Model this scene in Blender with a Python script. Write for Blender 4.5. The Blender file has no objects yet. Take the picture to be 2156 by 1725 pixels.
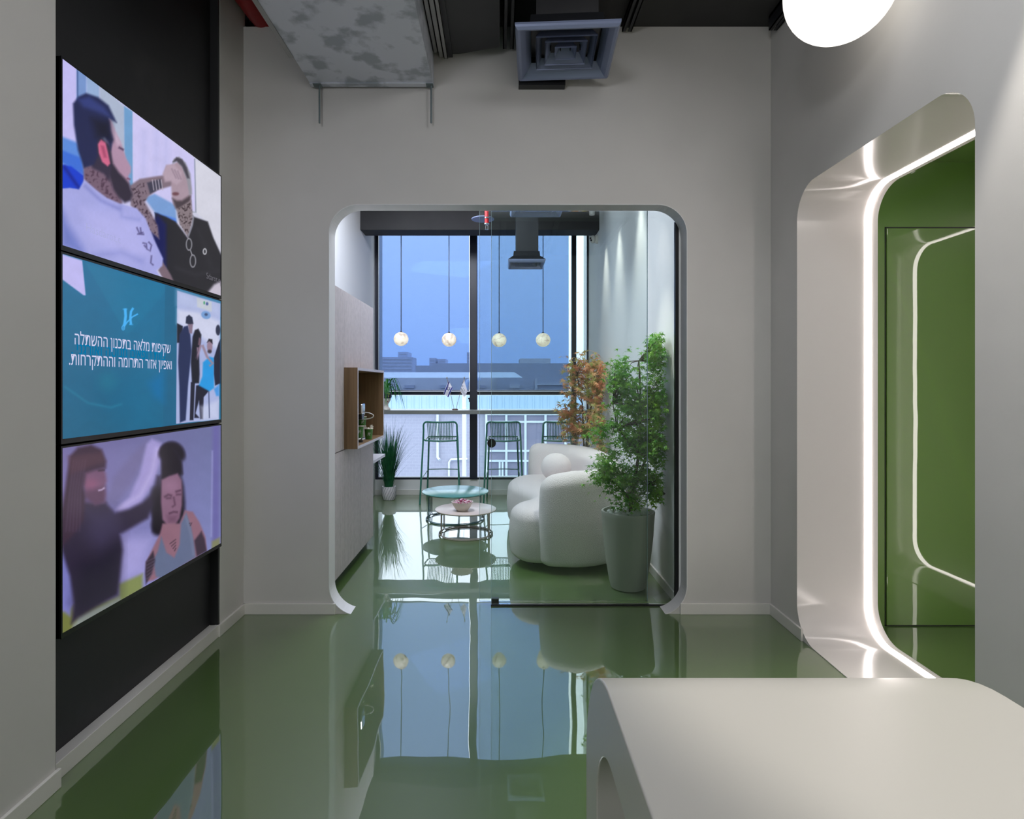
import bpy, bmesh, math, random
import numpy as np
from mathutils import Vector, Matrix, noise
from mathutils.geometry import tessellate_polygon

PI = math.pi
F = 1250.0          # focal length in pixels of the 2156 px wide frame
PX, PY = 1052.0, 810.0   # principal point
CAMH = 1.4
scene = bpy.context.scene
C = scene.collection
random.seed(7)

# ---------------------------------------------------------------- helpers
def lin(c):
    out = []
    for v in c[:3]:
        v = v / 255.0
        out.append(v / 12.92 if v <= 0.04045 else ((v + 0.055) / 1.055) ** 2.4)
    return tuple(out)

def W(px, py, y):
    """photo pixel at depth y -> world point"""
    return ((px - PX) / F * y, y, CAMH - (py - PY) / F * y)

_loc = {}
def tag(o, label=None, cat=None, group=None, kind=None):
    if label: o['label'] = label
    if cat: o['category'] = cat
    if group: o['group'] = group
    if kind: o['kind'] = kind
    return o

def thing(name, label, cat, loc=(0, 0, 0), group=None):
    o = bpy.data.objects.new(name, None)
    o.empty_display_size = 0.05
    C.objects.link(o)
    o.location = loc
    _loc[o.name] = Vector(loc)
    return tag(o, label, cat, group)

class MB:
    def __init__(s):
        s.v, s.f, s.sm = [], [], []
    def add(s, vs, fs, smooth=False):
        n = len(s.v)
        s.v += [tuple(p) for p in vs]
        for f in fs:
            s.f.append([i + n for i in f]); s.sm.append(smooth)
        return s
    def box(s, x0, x1, y0, y1, z0, z1):
        vs = [(x, y, z) for z in (z0, z1) for y in (y0, y1) for x in (x0, x1)]
        return s.add(vs, [(0, 2, 3, 1), (4, 5, 7, 6), (0, 1, 5, 4), (2, 6, 7, 3), (0, 4, 6, 2), (1, 3, 7, 5)])
    def bbox(s, x0, x1, y0, y1, z0, z1, b=0.003):
        """box with chamfered edges"""
        bm = bmesh.new()
        bmesh.ops.create_cube(bm, size=1)
        for v in bm.verts:
            v.co = Vector(((x0 + x1) / 2 + v.co.x * (x1 - x0), (y0 + y1) / 2 + v.co.y * (y1 - y0), (z0 + z1) / 2 + v.co.z * (z1 - z0)))
        bmesh.ops.bevel(bm, geom=bm.edges[:], offset=b, segments=2, affect='EDGES', profile=0.5)
        return s.bm(bm)
    def bm(s, bm, smooth=False):
        bm.verts.ensure_lookup_table()
        bm.verts.index_update()
        s.add([v.co for v in bm.verts], [[v.index for v in f.verts] for f in bm.faces], smooth)
        bm.free()
        return s
    def quad(s, a, b, c, d):
        return s.add([a, b, c, d], [(0, 1, 2, 3)])
    def tube(s, pts, r, n=8, closed=False, caps=True):
        pts = [Vector(p) for p in pts]
        m = len(pts)
        rs = r if isinstance(r, (list, tuple)) else [r] * m
        vs, fs = [], []
        up = None
        for i, p in enumerate(pts):
            if closed:
                t = (pts[(i + 1) % m] - pts[i - 1]).normalized()
            else:
                t = (pts[min(i + 1, m - 1)] - pts[max(i - 1, 0)])
                t = t.normalized() if t.length > 1e-9 else Vector((0, 0, 1))
            if up is None:
                a = Vector((0, 0, 1)) if abs(t.z) < 0.9 else Vector((1, 0, 0))
                up = (a - t * a.dot(t)).normalized()
            else:
                up = (up - t * up.dot(t))
                up = up.normalized() if up.length > 1e-6 else t.orthogonal().normalized()
            b = t.cross(up)
            for k in range(n):
                a = 2 * PI * k / n
                vs.append(p + (up * math.cos(a) + b * math.sin(a)) * rs[i])
        for i in range(m if closed else m - 1):
            j = (i + 1) % m
            for k in range(n):
                k2 = (k + 1) % n
                fs.append((i * n + k, j * n + k, j * n + k2, i * n + k2))
        if caps and not closed:
            fs.append(tuple(range(n))); fs.append(tuple((m - 1) * n + k for k in reversed(range(n))))
        return s.add(vs, fs, True)
    def lathe(s, prof, c=(0, 0, 0), n=48, sq=None, axis='z'):
        """profile list of (r, z)"""
        vs, fs = [], []
        m = len(prof)
        for r, z in prof:
            for k in range(n):
                a = 2 * PI * k / n
                if axis == 'z': vs.append((c[0] + r * math.cos(a), c[1] + r * math.sin(a), c[2] + z))
                elif axis == 'y': vs.append((c[0] + r * math.cos(a), c[1] + z, c[2] - r * math.sin(a)))
                else: vs.append((c[0] + z, c[1] + r * math.cos(a), c[2] + r * math.sin(a)))
        for i in range(m - 1):
            for k in range(n):
                k2 = (k + 1) % n
                fs.append((i * n + k, i * n + k2, (i + 1) * n + k2, (i + 1) * n + k))
        fs.append(tuple(reversed(range(n)))); fs.append(tuple((m - 1) * n + k for k in range(n)))
        return s.add(vs, fs, True)
    def sphere(s, c, r, n=24, sc=(1, 1, 1)):
        bm = bmesh.new()
        bmesh.ops.create_uvsphere(bm, u_segments=n, v_segments=max(6, n // 2), radius=r)
        for v in bm.verts:
            v.co = Vector((c[0] + v.co.x * sc[0], c[1] + v.co.y * sc[1], c[2] + v.co.z * sc[2]))
        return s.bm(bm, True)
    def build(s, name, mat, parent=None, smooth=None, label=None):
        me = bpy.data.meshes.new(name)
        off = Vector((0, 0, 0))
        if parent is not None:
            off = _loc[parent.name]
        me.from_pydata([(Vector(p) - off) for p in s.v], [], s.f)
        me.polygons.foreach_set('use_smooth', s.sm if smooth is None else [smooth] * len(s.f))
        me.update()
        if mat is not None:
            for m_ in (mat if isinstance(mat, list) else [mat]): me.materials.append(m_)
        o = bpy.data.objects.new(name, me)
        C.objects.link(o)
        if parent is not None:
            o.parent = parent
        _loc[o.name] = off
        if label: o['label'] = label
        if any(s.sm) and smooth is None:
            try: me.set_sharp_from_angle(angle=math.radians(40))
            except Exception: pass
        return o

def solid(mb, name, label, cat, mat, group=None, **k):
    o = mb.build(name, mat, **k)
    return tag(o, label, cat, group)

def struct(mb, name, mat, label=None, smooth=None):
    o = mb.build(name, mat, None, smooth)
    o['kind'] = 'structure'
    if label: o['label'] = label
    return o

def copy_tree(o, parent=None):
    c = o.copy(); C.objects.link(c)
    if parent is not None: c.parent = parent
    _loc[c.name] = _loc.get(o.name, Vector((0, 0, 0)))
    for ch in [x for x in C.objects if x.parent == o]:
        copy_tree(ch, c)
    return c

def text_obj(txt, name, mat, parent, size, origin, xdir, ydir, width=None, align='LEFT', bold=0.0, ext=0.0005):
    cu = bpy.data.curves.new('t', 'FONT')
    cu.body = txt; cu.size = size; cu.align_x = align; cu.offset = bold; cu.extrude = 0
    cu.resolution_u = 3
    to = bpy.data.objects.new('t', cu); C.objects.link(to)
    bpy.context.view_layer.update()
    dg = bpy.context.evaluated_depsgraph_get()
    me = bpy.data.meshes.new_from_object(to.evaluated_get(dg))
    bpy.data.objects.remove(to)
    vs = [v.co.copy() for v in me.vertices]
    if not vs:
        return None
    x0 = min(v.x for v in vs); x1 = max(v.x for v in vs)
    sx = width / (x1 - x0) if width else 1.0
    xd, yd = Vector(xdir), Vector(ydir); o0 = Vector(origin)
    mb = MB()
    mb.add([o0 + xd * ((v.x - (x0 if width else 0)) * sx) + yd * v.y for v in vs], [list(p.vertices) for p in me.polygons])
    bpy.data.meshes.remove(me)
    return mb.build(name, mat, parent)

# ---------------------------------------------------------------- materials
def mat(name, col, rough=0.5, metal=0.0, spec=0.5, emis=None, estr=0.0, coat=0.0, coat_ior=1.5, coat_rough=0.03,
        bump=None, noise_col=None, sheen=0.0, trans=0.0, ior=1.5, alpha=None):
    m = bpy.data.materials.new(name)
    m.use_nodes = True
    nt = m.node_tree
    b = nt.nodes['Principled BSDF']
    b.inputs['Base Color'].default_value = (*lin(col), 1)
    b.inputs['Roughness'].default_value = rough
    b.inputs['Metallic'].default_value = metal
    b.inputs['Specular IOR Level'].default_value = spec
    b.inputs['IOR'].default_value = ior
    b.inputs['Coat Weight'].default_value = coat
    b.inputs['Coat IOR'].default_value = coat_ior
    b.inputs['Coat Roughness'].default_value = coat_rough
    b.inputs['Sheen Weight'].default_value = sheen
    b.inputs['Transmission Weight'].default_value = trans
    if emis is not None:
        b.inputs['Emission Color'].default_value = (*lin(emis), 1)
        b.inputs['Emission Strength'].default_value = estr
    tc = nt.nodes.new('ShaderNodeTexCoord')
    if noise_col:   # (scale, other colour, lo, hi, detail)
        sc, c2, lo, hi, det = noise_col
        n = nt.nodes.new('ShaderNodeTexNoise'); n.inputs['Scale'].default_value = sc; n.inputs['Detail'].default_value = det
        nt.links.new(tc.outputs['Object'], n.inputs['Vector'])
        r = nt.nodes.new('ShaderNodeValToRGB')
        r.color_ramp.elements[0].position = lo; r.color_ramp.elements[1].position = hi
        r.color_ramp.elements[0].color = (*lin(col), 1); r.color_ramp.elements[1].color = (*lin(c2), 1)
        nt.links.new(n.outputs['Fac'], r.inputs['Fac'])
        nt.links.new(r.outputs['Color'], b.inputs['Base Color'])
    if bump:        # (scale, strength, detail, distance)
        n = nt.nodes.new('ShaderNodeTexNoise'); n.inputs['Scale'].default_value = bump[0]; n.inputs['Detail'].default_value = bump[2]
        nt.links.new(tc.outputs['Object'], n.inputs['Vector'])
        bp = nt.nodes.new('ShaderNodeBump'); bp.inputs['Strength'].default_value = bump[1]; bp.inputs['Distance'].default_value = bump[3]
        nt.links.new(n.outputs['Fac'], bp.inputs['Height'])
        nt.links.new(bp.outputs['Normal'], b.inputs['Normal'])
        if coat > 0: nt.links.new(bp.outputs['Normal'], b.inputs['Coat Normal'])
    return m

def emitter(name, col, strength):
    m = bpy.data.materials.new(name); m.use_nodes = True
    nt = m.node_tree; nt.nodes.clear()
    e = nt.nodes.new('ShaderNodeEmission'); o = nt.nodes.new('ShaderNodeOutputMaterial')
    e.inputs['Color'].default_value = (*lin(col), 1); e.inputs['Strength'].default_value = strength
    nt.links.new(e.outputs[0], o.inputs['Surface'])
    return m

def glass_mat(name, tint=(255, 255, 255), refl=1.0):
    m = bpy.data.materials.new(name); m.use_nodes = True
    nt = m.node_tree; nt.nodes.clear()
    o = nt.nodes.new('ShaderNodeOutputMaterial'); mx = nt.nodes.new('ShaderNodeMixShader')
    t = nt.nodes.new('ShaderNodeBsdfTransparent'); g = nt.nodes.new('ShaderNodeBsdfGlossy')
    t.inputs['Color'].default_value = (*lin(tint), 1)
    g.inputs['Roughness'].default_value = 0.0; g.inputs['Color'].default_value = (refl, refl, refl, 1)
    fr = nt.nodes.new('ShaderNodeFresnel'); fr.inputs['IOR'].default_value = 1.45
    nt.links.new(fr.outputs[0], mx.inputs[0]); nt.links.new(t.outputs[0], mx.inputs[1]); nt.links.new(g.outputs[0], mx.inputs[2])
    nt.links.new(mx.outputs[0], o.inputs['Surface'])
    return m

def shade_mat(name):
    m = bpy.data.materials.new(name); m.use_nodes = True
    nt = m.node_tree; nt.nodes.clear()
    o = nt.nodes.new('ShaderNodeOutputMaterial')
    t = nt.nodes.new('ShaderNodeBsdfTransparent'); t.inputs['Color'].default_value = (0.225, 0.315, 0.52, 1)
    d = nt.nodes.new('ShaderNodeBsdfTranslucent'); d.inputs['Color'].default_value = (0.25, 0.34, 0.54, 1)
    e = nt.nodes.new('ShaderNodeBsdfDiffuse'); e.inputs['Color'].default_value = (0.05, 0.06, 0.1, 1)
    a = nt.nodes.new('ShaderNodeAddShader'); b = nt.nodes.new('ShaderNodeMixShader'); b.inputs[0].default_value = 0.30
    mx = nt.nodes.new('ShaderNodeMixShader'); mx.inputs[0].default_value = 0.5
    nt.links.new(d.outputs[0], mx.inputs[1]); nt.links.new(e.outputs[0], mx.inputs[2])
    # woven mesh: fine horizontal threads vary the openness a little
    tc = nt.nodes.new('ShaderNodeTexCoord'); w = nt.nodes.new('ShaderNodeTexNoise'); mp = nt.nodes.new('ShaderNodeMapping')
    mp.inputs['Scale'].default_value = (14, 14, 420); w.inputs['Scale'].default_value = 1.0
    nt.links.new(tc.outputs['Object'], mp.inputs['Vector']); nt.links.new(mp.outputs[0], w.inputs['Vector'])
    r = nt.nodes.new('ShaderNodeMapRange'); r.inputs['To Min'].default_value = 0.27; r.inputs['To Max'].default_value = 0.35
    nt.links.new(w.outputs['Fac'], r.inputs['Value']); nt.links.new(r.outputs[0], b.inputs[0])
    nt.links.new(t.outputs[0], b.inputs[1]); nt.links.new(mx.outputs[0], b.inputs[2])
    nt.links.new(b.outputs[0], o.inputs['Surface'])
    return m

def leaf_mat(name, ca, cb, sc=6.0):
    m = bpy.data.materials.new(name); m.use_nodes = True
    nt = m.node_tree; nt.nodes.clear()
    o = nt.nodes.new('ShaderNodeOutputMaterial')
    at = nt.nodes.new('ShaderNodeTexCoord'); n = nt.nodes.new('ShaderNodeTexNoise'); n.inputs['Scale'].default_value = sc
    n.inputs['Detail'].default_value = 3
    nt.links.new(at.outputs['Object'], n.inputs['Vector'])
    r = nt.nodes.new('ShaderNodeValToRGB'); r.color_ramp.elements[0].position = 0.4; r.color_ramp.elements[1].position = 0.62
    r.color_ramp.elements[0].color = (*lin(ca), 1); r.color_ramp.elements[1].color = (*lin(cb), 1)
    nt.links.new(n.outputs['Fac'], r.inputs['Fac'])
    p = nt.nodes.new('ShaderNodeBsdfPrincipled'); p.inputs['Roughness'].default_value = 0.45
    nt.links.new(r.outputs['Color'], p.inputs['Base Color'])
    t = nt.nodes.new('ShaderNodeBsdfTranslucent'); nt.links.new(r.outputs['Color'], t.inputs['Color'])
    mx = nt.nodes.new('ShaderNodeMixShader'); mx.inputs[0].default_value = 0.35
    nt.links.new(p.outputs[0], mx.inputs[1]); nt.links.new(t.outputs[0], mx.inputs[2])
    nt.links.new(mx.outputs[0], o.inputs['Surface'])
    return m

def wood_mat(name, ca, cb):
    m = mat(name, ca, rough=0.45)
    nt = m.node_tree; b = nt.nodes['Principled BSDF']
    tc = nt.nodes.new('ShaderNodeTexCoord'); mp = nt.nodes.new('ShaderNodeMapping'); n = nt.nodes.new('ShaderNodeTexNoise')
    mp.inputs['Scale'].default_value = (60, 60, 2.0); n.inputs['Scale'].default_value = 1.0; n.inputs['Detail'].default_value = 6
    nt.links.new(tc.outputs['Object'], mp.inputs['Vector']); nt.links.new(mp.outputs[0], n.inputs['Vector'])
    r = nt.nodes.new('ShaderNodeValToRGB'); r.color_ramp.elements[0].position = 0.3; r.color_ramp.elements[1].position = 0.7
    r.color_ramp.elements[0].color = (*lin(ca), 1); r.color_ramp.elements[1].color = (*lin(cb), 1)
    nt.links.new(n.outputs['Fac'], r.inputs['Fac']); nt.links.new(r.outputs['Color'], b.inputs['Base Color'])
    return m

def brick_mat(name, c1, c2, cm, scale=1.0, rot=None):
    m = mat(name, c1, rough=0.9)
    nt = m.node_tree; b = nt.nodes['Principled BSDF']
    tc = nt.nodes.new('ShaderNodeTexCoord'); mp = nt.nodes.new('ShaderNodeMapping'); n = nt.nodes.new('ShaderNodeTexBrick')
    mp.inputs['Rotation'].default_value = (PI / 2, 0, 0)
    n.inputs['Scale'].default_value = scale
    n.inputs['Color1'].default_value = (*lin(c1), 1); n.inputs['Color2'].default_value = (*lin(c2), 1); n.inputs['Mortar'].default_value = (*lin(cm), 1)
    n.inputs['Mortar Size'].default_value = 0.02
    nt.links.new(tc.outputs['Object'], mp.inputs['Vector']); nt.links.new(mp.outputs[0], n.inputs['Vector'])
    nt.links.new(n.outputs['Color'], b.inputs['Base Color'])
    return m

M = {}
M['wall'] = mat('wall_paint', (206, 203, 200), rough=0.75, bump=(9, 0.06, 4, 0.02), noise_col=(1.5, (198, 195, 192), 0.3, 0.7, 3))
M['white'] = mat('white_paint', (222, 222, 222), rough=0.6)
M['skirting'] = mat('skirting', (214, 211, 206), rough=0.35)
M['gloss_white'] = mat('gloss_white', (210, 206, 203), rough=0.18, coat=0.6, coat_ior=1.5, coat_rough=0.12)
M['desk'] = mat('solid_surface', (184, 181, 174), rough=0.33, spec=0.5)
M['black_wall'] = mat('black_wall', (30, 30, 32), rough=0.5, bump=(20, 0.05, 3, 0.01), noise_col=(2.2, (44, 43, 44), 0.62, 0.75, 6))
M['ceil'] = mat('black_ceiling', (40, 39, 40), rough=0.7, noise_col=(3, (50, 49, 49), 0.4, 0.8, 4))
M['duct_black'] = mat('black_duct', (44, 44, 47), rough=0.45, noise_col=(3, (55, 54, 56), 0.4, 0.8, 4))
M['black_metal'] = mat('black_metal', (26, 27, 32), rough=0.35)
M['frame_dark'] = mat('window_frame', (30, 33, 46), rough=0.35)
M['tv_plastic'] = mat('tv_plastic', (14, 14, 16), rough=0.25)
M['galv'] = mat('galvanised', (214, 217, 226), rough=0.42, metal=0.45, noise_col=(6, (168, 174, 182), 0.5, 0.6, 7), bump=(3, 0.08, 2, 0.02))
M['steel'] = mat('steel', (160, 160, 158), rough=0.35, metal=0.8)
M['rod'] = mat('rod_steel', (110, 122, 125), rough=0.5, metal=0.5)
M['chrome'] = mat('chrome', (215, 215, 215), rough=0.12, metal=1.0)
M['red'] = mat('red_pipe', (170, 20, 26), rough=0.4)
M['diff'] = mat('diffuser_metal', (128, 138, 168), rough=0.3, metal=0.3)
M['floor'] = mat('epoxy_floor', (80, 106, 52), rough=0.35, coat=1.0, coat_ior=2.8, coat_rough=0.012, noise_col=(0.8, (72, 98, 47), 0.35, 0.7, 5), bump=(1.8, 0.05, 1.5, 0.05))
M['green_wall'] = mat('green_lacquer', (86, 122, 44), rough=0.35, coat=1.0, coat_ior=1.6, coat_rough=0.015, bump=(2.5, 0.03, 2, 0.02))
M['gedge'] = mat('glass_edge', (170, 196, 200), rough=0.2)
M['led'] = emitter('led', (255, 244, 240), 11.0)
M['globe'] = emitter('globe_glow', (255, 250, 242), 1.4)
M['glass'] = glass_mat('pane_glass', (250, 252, 252))
M['glassdoor'] = glass_mat('door_glass', (246, 250, 249))
M['shade'] = shade_mat('blind_mesh')
M['hem'] = mat('blind_hem', (120, 128, 150), rough=0.6)
M['cabinet'] = mat('fluted_panel', (205, 197, 197), rough=0.55, noise_col=(30, (192, 185, 185), 0.3, 0.7, 5))
M['cab_dark'] = mat('shadow_gap', (45, 42, 42), rough=0.7)
M['wood'] = wood_mat('oak_veneer', (118, 92, 64), (140, 112, 80))
M['edge'] = mat('edge_band', (200, 196, 200), rough=0.4)
M['counter'] = mat('counter_top', (112, 116, 112), rough=0.3)
M['stool'] = mat('green_metal', (50, 114, 97), rough=0.35)
M['ttop_blue'] = mat('table_green_top', (82, 140, 132), rough=0.25)
M['twire_blue'] = mat('table_green_wire', (48, 98, 104), rough=0.3)
M['ttop_cream'] = mat('table_cream_top', (205, 192, 184), rough=0.35)
M['twire_cream'] = mat('table_cream_wire', (190, 180, 174), rough=0.35)
M['boucle'] = mat('boucle', (240, 227, 227), rough=0.95, sheen=0.3, bump=(190, 0.9, 2, 0.007))
M['pot'] = mat('grey_pot', (172, 169, 160), rough=0.7, bump=(60, 0.1, 3, 0.003))
M['stone'] = mat('pebble', (205, 203, 198), rough=0.7)
M['bark'] = mat('bark', (74, 58, 46), rough=0.9, bump=(30, 0.5, 4, 0.01))
M['leaf_green'] = leaf_mat('leaf_green', (68, 146, 20), (130, 184, 46), 9)
M['leaf_orange'] = leaf_mat('leaf_orange', (222, 150, 110), (168, 178, 96), 9)
M['leaf_dark'] = leaf_mat('leaf_grass', (20, 84, 52), (36, 108, 62), 12)
M['leaf_mid'] = leaf_mat('leaf_spider', (32, 110, 40), (60, 140, 60), 20)
M['ceramic'] = mat('white_ceramic', (214, 210, 204), rough=0.35)
M['bowl'] = mat('cream_bowl', (205, 198, 188), rough=0.4)
M['candy'] = mat('candy', (150, 36, 84), rough=0.3, noise_col=(90, (225, 205, 215), 0.5, 0.55, 2))
M['cup'] = mat('green_cup', (62, 118, 40), rough=0.5)
M['paper'] = mat('white_paper', (226, 220, 206), rough=0.7)
M['blackp'] = mat('black_plastic', (18, 18, 18), rough=0.3)
M['flag'] = mat('flag_cloth', (226, 226, 236), rough=0.7)
M['flag_blue'] = mat('flag_blue', (24, 38, 132), rough=0.7)
M['gold'] = mat('brass_pole', (150, 130, 96), rough=0.35, metal=0.6)
M['brown'] = mat('brown_base', (110, 78, 70), rough=0.4)
M['navy'] = mat('hair_navy', (40, 34, 62), rough=0.4)
M['yellow'] = mat('yellow_flower', (206, 168, 60), rough=0.5)
M['lips'] = mat('lips', (170, 70, 80), rough=0.4)
M['stripe'] = mat('stripe_pot', (205, 200, 204), rough=0.4)
M['stripe_line'] = mat('stripe_line', (86, 84, 98), rough=0.4)
M['sealant'] = mat('sealant', (222, 220, 215), rough=0.6)
M['black_gasket'] = mat('gasket', (12, 12, 14), rough=0.4)

# marble-like glowing pendant
def pendant_mat(name, seed):
    m = bpy.data.materials.new(name); m.use_nodes = True
    nt = m.node_tree; b = nt.nodes['Principled BSDF']
    b.inputs['Base Color'].default_value = (0.75, 0.7, 0.6, 1); b.inputs['Roughness'].default_value = 0.3
    tc = nt.nodes.new('ShaderNodeTexCoord'); mp = nt.nodes.new('ShaderNodeMapping'); n = nt.nodes.new('ShaderNodeTexNoise')
    mp.inputs['Location'].default_value = (seed * 3.1, seed, seed * 7.7)
    n.inputs['Scale'].default_value = 9; n.inputs['Detail'].default_value = 2; n.inputs['Distortion'].default_value = 2.2
    r = nt.nodes.new('ShaderNodeValToRGB'); r.color_ramp.elements[0].position = 0.33; r.color_ramp.elements[1].position = 0.5
    r.color_ramp.elements[0].color = (*lin((150, 118, 92)), 1); r.color_ramp.elements[1].color = (*lin((255, 244, 220)), 1)
    nt.links.new(tc.outputs['Object'], mp.inputs['Vector']); nt.links.new(mp.outputs[0], n.inputs['Vector'])
    nt.links.new(n.outputs['Fac'], r.inputs['Fac']); nt.links.new(r.outputs['Color'], b.inputs['Emission Color'])
    b.inputs['Emission Strength'].default_value = 0.62
    return m

# ---------------------------------------------------------------- outlines
def rrect(a0, a1, b0, b1, r, n=14):
    """rounded rectangle loop (a,b), counter-clockwise"""
    pts = []
    for cx, cy, s in ((a1 - r, b0 + r, -PI / 2), (a1 - r, b1 - r, 0), (a0 + r, b1 - r, PI / 2), (a0 + r, b0 + r, PI)):
        for k in range(n + 1):
            a = s + PI / 2 * k / n
            pts.append((cx + r * math.cos(a), cy + r * math.sin(a)))
    return pts

def wall_hole(outer, hole, to3, t0, t1, liner=True):
    """wall slab with a hole; to3(a,b,t)->xyz; t0,t1 the two faces"""
    mb = MB()
    polys = [[Vector((a, b, 0)) for a, b in outer], [Vector((a, b, 0)) for a, b in hole]]
    tris = tessellate_polygon(polys)
    allp = outer + hole
    for t in (t0, t1):
        mb.add([to3(a, b, t) for a, b in allp], [tuple(x) for x in tris])
    n = len(outer)
    mb.add([to3(a, b, t) for t in (t0, t1) for a, b in outer], [(i, (i + 1) % n, n + (i + 1) % n, n + i) for i in range(n)])
    if liner:
        n = len(hole)
        mb.add([to3(a, b, t) for t in (t0, t1) for a, b in hole], [(i, n + i, n + (i + 1) % n, (i + 1) % n) for i in range(n)], True)
    return mb

def loop_band(loop, to3, t0, t1, th):
    """band following a loop, with thickness th towards the inside"""
    mb = MB()
    n = len(loop)
    cx = sum(p[0] for p in loop) / n; cy = sum(p[1] for p in loop) / n
    inner = []
    for i in range(n):
        p0 = Vector(loop[i - 1]); p1 = Vector(loop[(i + 1) % n]); t = (p1 - p0).normalized()
        nn = Vector((-t.y, t.x))
        inner.append((loop[i][0] + nn.x * th, loop[i][1] + nn.y * th))
    vs = [to3(a, b, t) for t in (t0, t1) for a, b in loop] + [to3(a, b, t) for t in (t0, t1) for a, b in inner]
    fs = []
    for i in range(n):
        j = (i + 1) % n
        fs += [(i, j, n + j, n + i), (2 * n + i, 3 * n + i, 3 * n + j, 2 * n + j), (i, 2 * n + i, 2 * n + j, j), (n + i, n + j, 3 * n + j, 3 * n + i)]
    return mb.add(vs, fs, False)

# ================================================================ SETTING
H = 3.585        # ceiling at the far wall
LW = -1.563      # left wall face (far strip)
NW = -1.537      # near left wall face
NI = -1.61       # niche face
RW = 1.655       # right wall face
BY = 3.623       # far wall of the entrance
BY2 = 3.743
SX0, SX1 = -1.58, 1.13   # lounge side walls
WY = 7.54        # window wall

mb = MB(); mb.quad((-3.2, -2.6, 0), (4.6, -2.6, 0), (4.6, 7.9, 0), (-3.2, 7.9, 0))
struct(mb, 'floor', M['floor'], 'glossy green poured floor running through both rooms')

# left wall with the recess
mb = MB()
mb.box(-2.1, NW, -2.5, 2.055, 0, 4.0)
struct(mb, 'wall_left', M['wall'], 'near white wall beside the black screen recess')
mb = MB()
mb.box(-2.1, NI, 2.055, 3.300, 0, 4.0)
struct(mb, 'wall_left_niche', M['black_wall'], 'black painted recess behind the three screens')
mb = MB(); mb.box(-2.1, -1.5655, 3.300, 3.317, 0, 4.0)
mb.box(NI, NW - 0.003, 2.0552, 2.060, 0, 4.0)
struct(mb, 'trim_niche', M['black_wall'], 'black return edges of the screen recess')
mb = MB(); mb.box(-2.1, LW, 3.3172, BY + 0.02, 0, 4.0)
struct(mb, 'wall_left_far', M['wall'], 'white strip of wall between the recess and the corner')

# far wall of the entrance with the rounded opening
HL = rrect(-1.043, 1.145, -0.010, 2.501, 0.18, 16)
back = wall_hole([(-2.4, -0.05), (2.4, -0.05), (2.4, H), (-2.4, H)], HL, lambda a, b, t: (a, t, b), BY, BY2)
struct(back, 'wall_back', M['wall'], 'wall with the large rounded opening to the lounge')
mb = loop_band(HL, lambda a, b, t: (a, t, b), BY - 0.002, BY2 + 0.002, 0.004)
struct(mb, 'trim_opening', M['white'], 'smooth white lining of the lounge opening', smooth=None)

# right wall with portal
PL = rrect(2.067, 3.305, 0.0, 2.486, 0.18, 16)
PLh = rrect(2.067, 3.305, -0.004, 2.486, 0.18, 16)
mb = wall_hole([(-2.5, -0.05), (BY + 0.02, -0.05), (BY + 0.02, H), (-2.5, H)], PLh, lambda a, b, t: (t, a, b), RW, RW + 0.06, liner=False)
struct(mb, 'wall_right', M['wall'], 'right wall around the lit portal')
def portal(x0, x1, name, lab):
    PLo = rrect(2.045, 3.327, -0.03, 2.508, 0.2, 16)
    mbx = wall_hole(PLo, rrect(2.067, 3.305, 0.004, 2.486, 0.18, 16), lambda a, b, t: (t, a, b), x0, x1)
    struct(mbx, name, M['gloss_white'], lab)
portal(RW + 0.0005, 2.105, 'trim_portal', 'deep glossy white lining of the portal')
led = loop_band(rrect(2.069, 3.303, 0.006, 2.484, 0.178, 16), lambda a, b, t: (t, a, b), 2.035, 2.066, 0.004)
solid(led, 'led_strip', 'glowing white light line running round the portal lining', 'light strip', M['led'])
# second portal across the green passage
mb = wall_hole([(0.9, -0.05), (3.6, -0.05), (3.6, 2.75), (0.9, 2.75)], PLh, lambda a, b, t: (t, a, b), 2.92, 2.94, liner=False)
struct(mb, 'wall_passage', M['wall'], 'far side wall of the green passage')
portal(2.921, 3.37, 'trim_portal_far', 'lining of the portal across the passage')
led = loop_band(rrect(2.16, 3.303, 0.006, 2.484, 0.178, 16), lambda a, b, t: (t, a, b), 3.28, 3.31, 0.004)
solid(led, 'led_strip', 'light line round the second portal, seen mirrored in the green door', 'light strip', M['led'])
mb = MB(); mb.box(3.9, 3.95, 0.9, 3.6, 0, 2.75); mb.box(2.1, 3.95, 0.85, 0.9, 0, 2.75)
struct(mb, 'wall_passage_end', M['wall'], 'closing walls of the passage')
mb = MB(); mb.box(2.0, 3.95, 3.445, 3.6, 0, 2.75)
struct(mb, 'wall_green', M['green_wall'], 'glossy green end wall of the passage')
mb = MB(); mb.box(2.06, 3.95, 0.85, 3.6, 2.69, 2.75)
struct(mb, 'ceiling_passage', M['green_wall'], 'green ceiling of the passage')
dr = MB(); dr.bbox(2.242, 2.90, 3.436, 3.4448, 0.006, 2.306, 0.002)
d = struct(dr, 'door_1', M['green_wall'], 'flush green door in the green end wall')
g = MB(); g.box(2.234, 2.240, 3.4432, 3.4449, 0.0, 2.314); g.box(2.234, 2.9, 3.4432, 3.4449, 2.308, 2.314); g.box(2.234, 2.9, 3.4432, 3.4449, 0.0, 0.005)
g.build('door_gap', M['black_gasket'], d)

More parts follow.
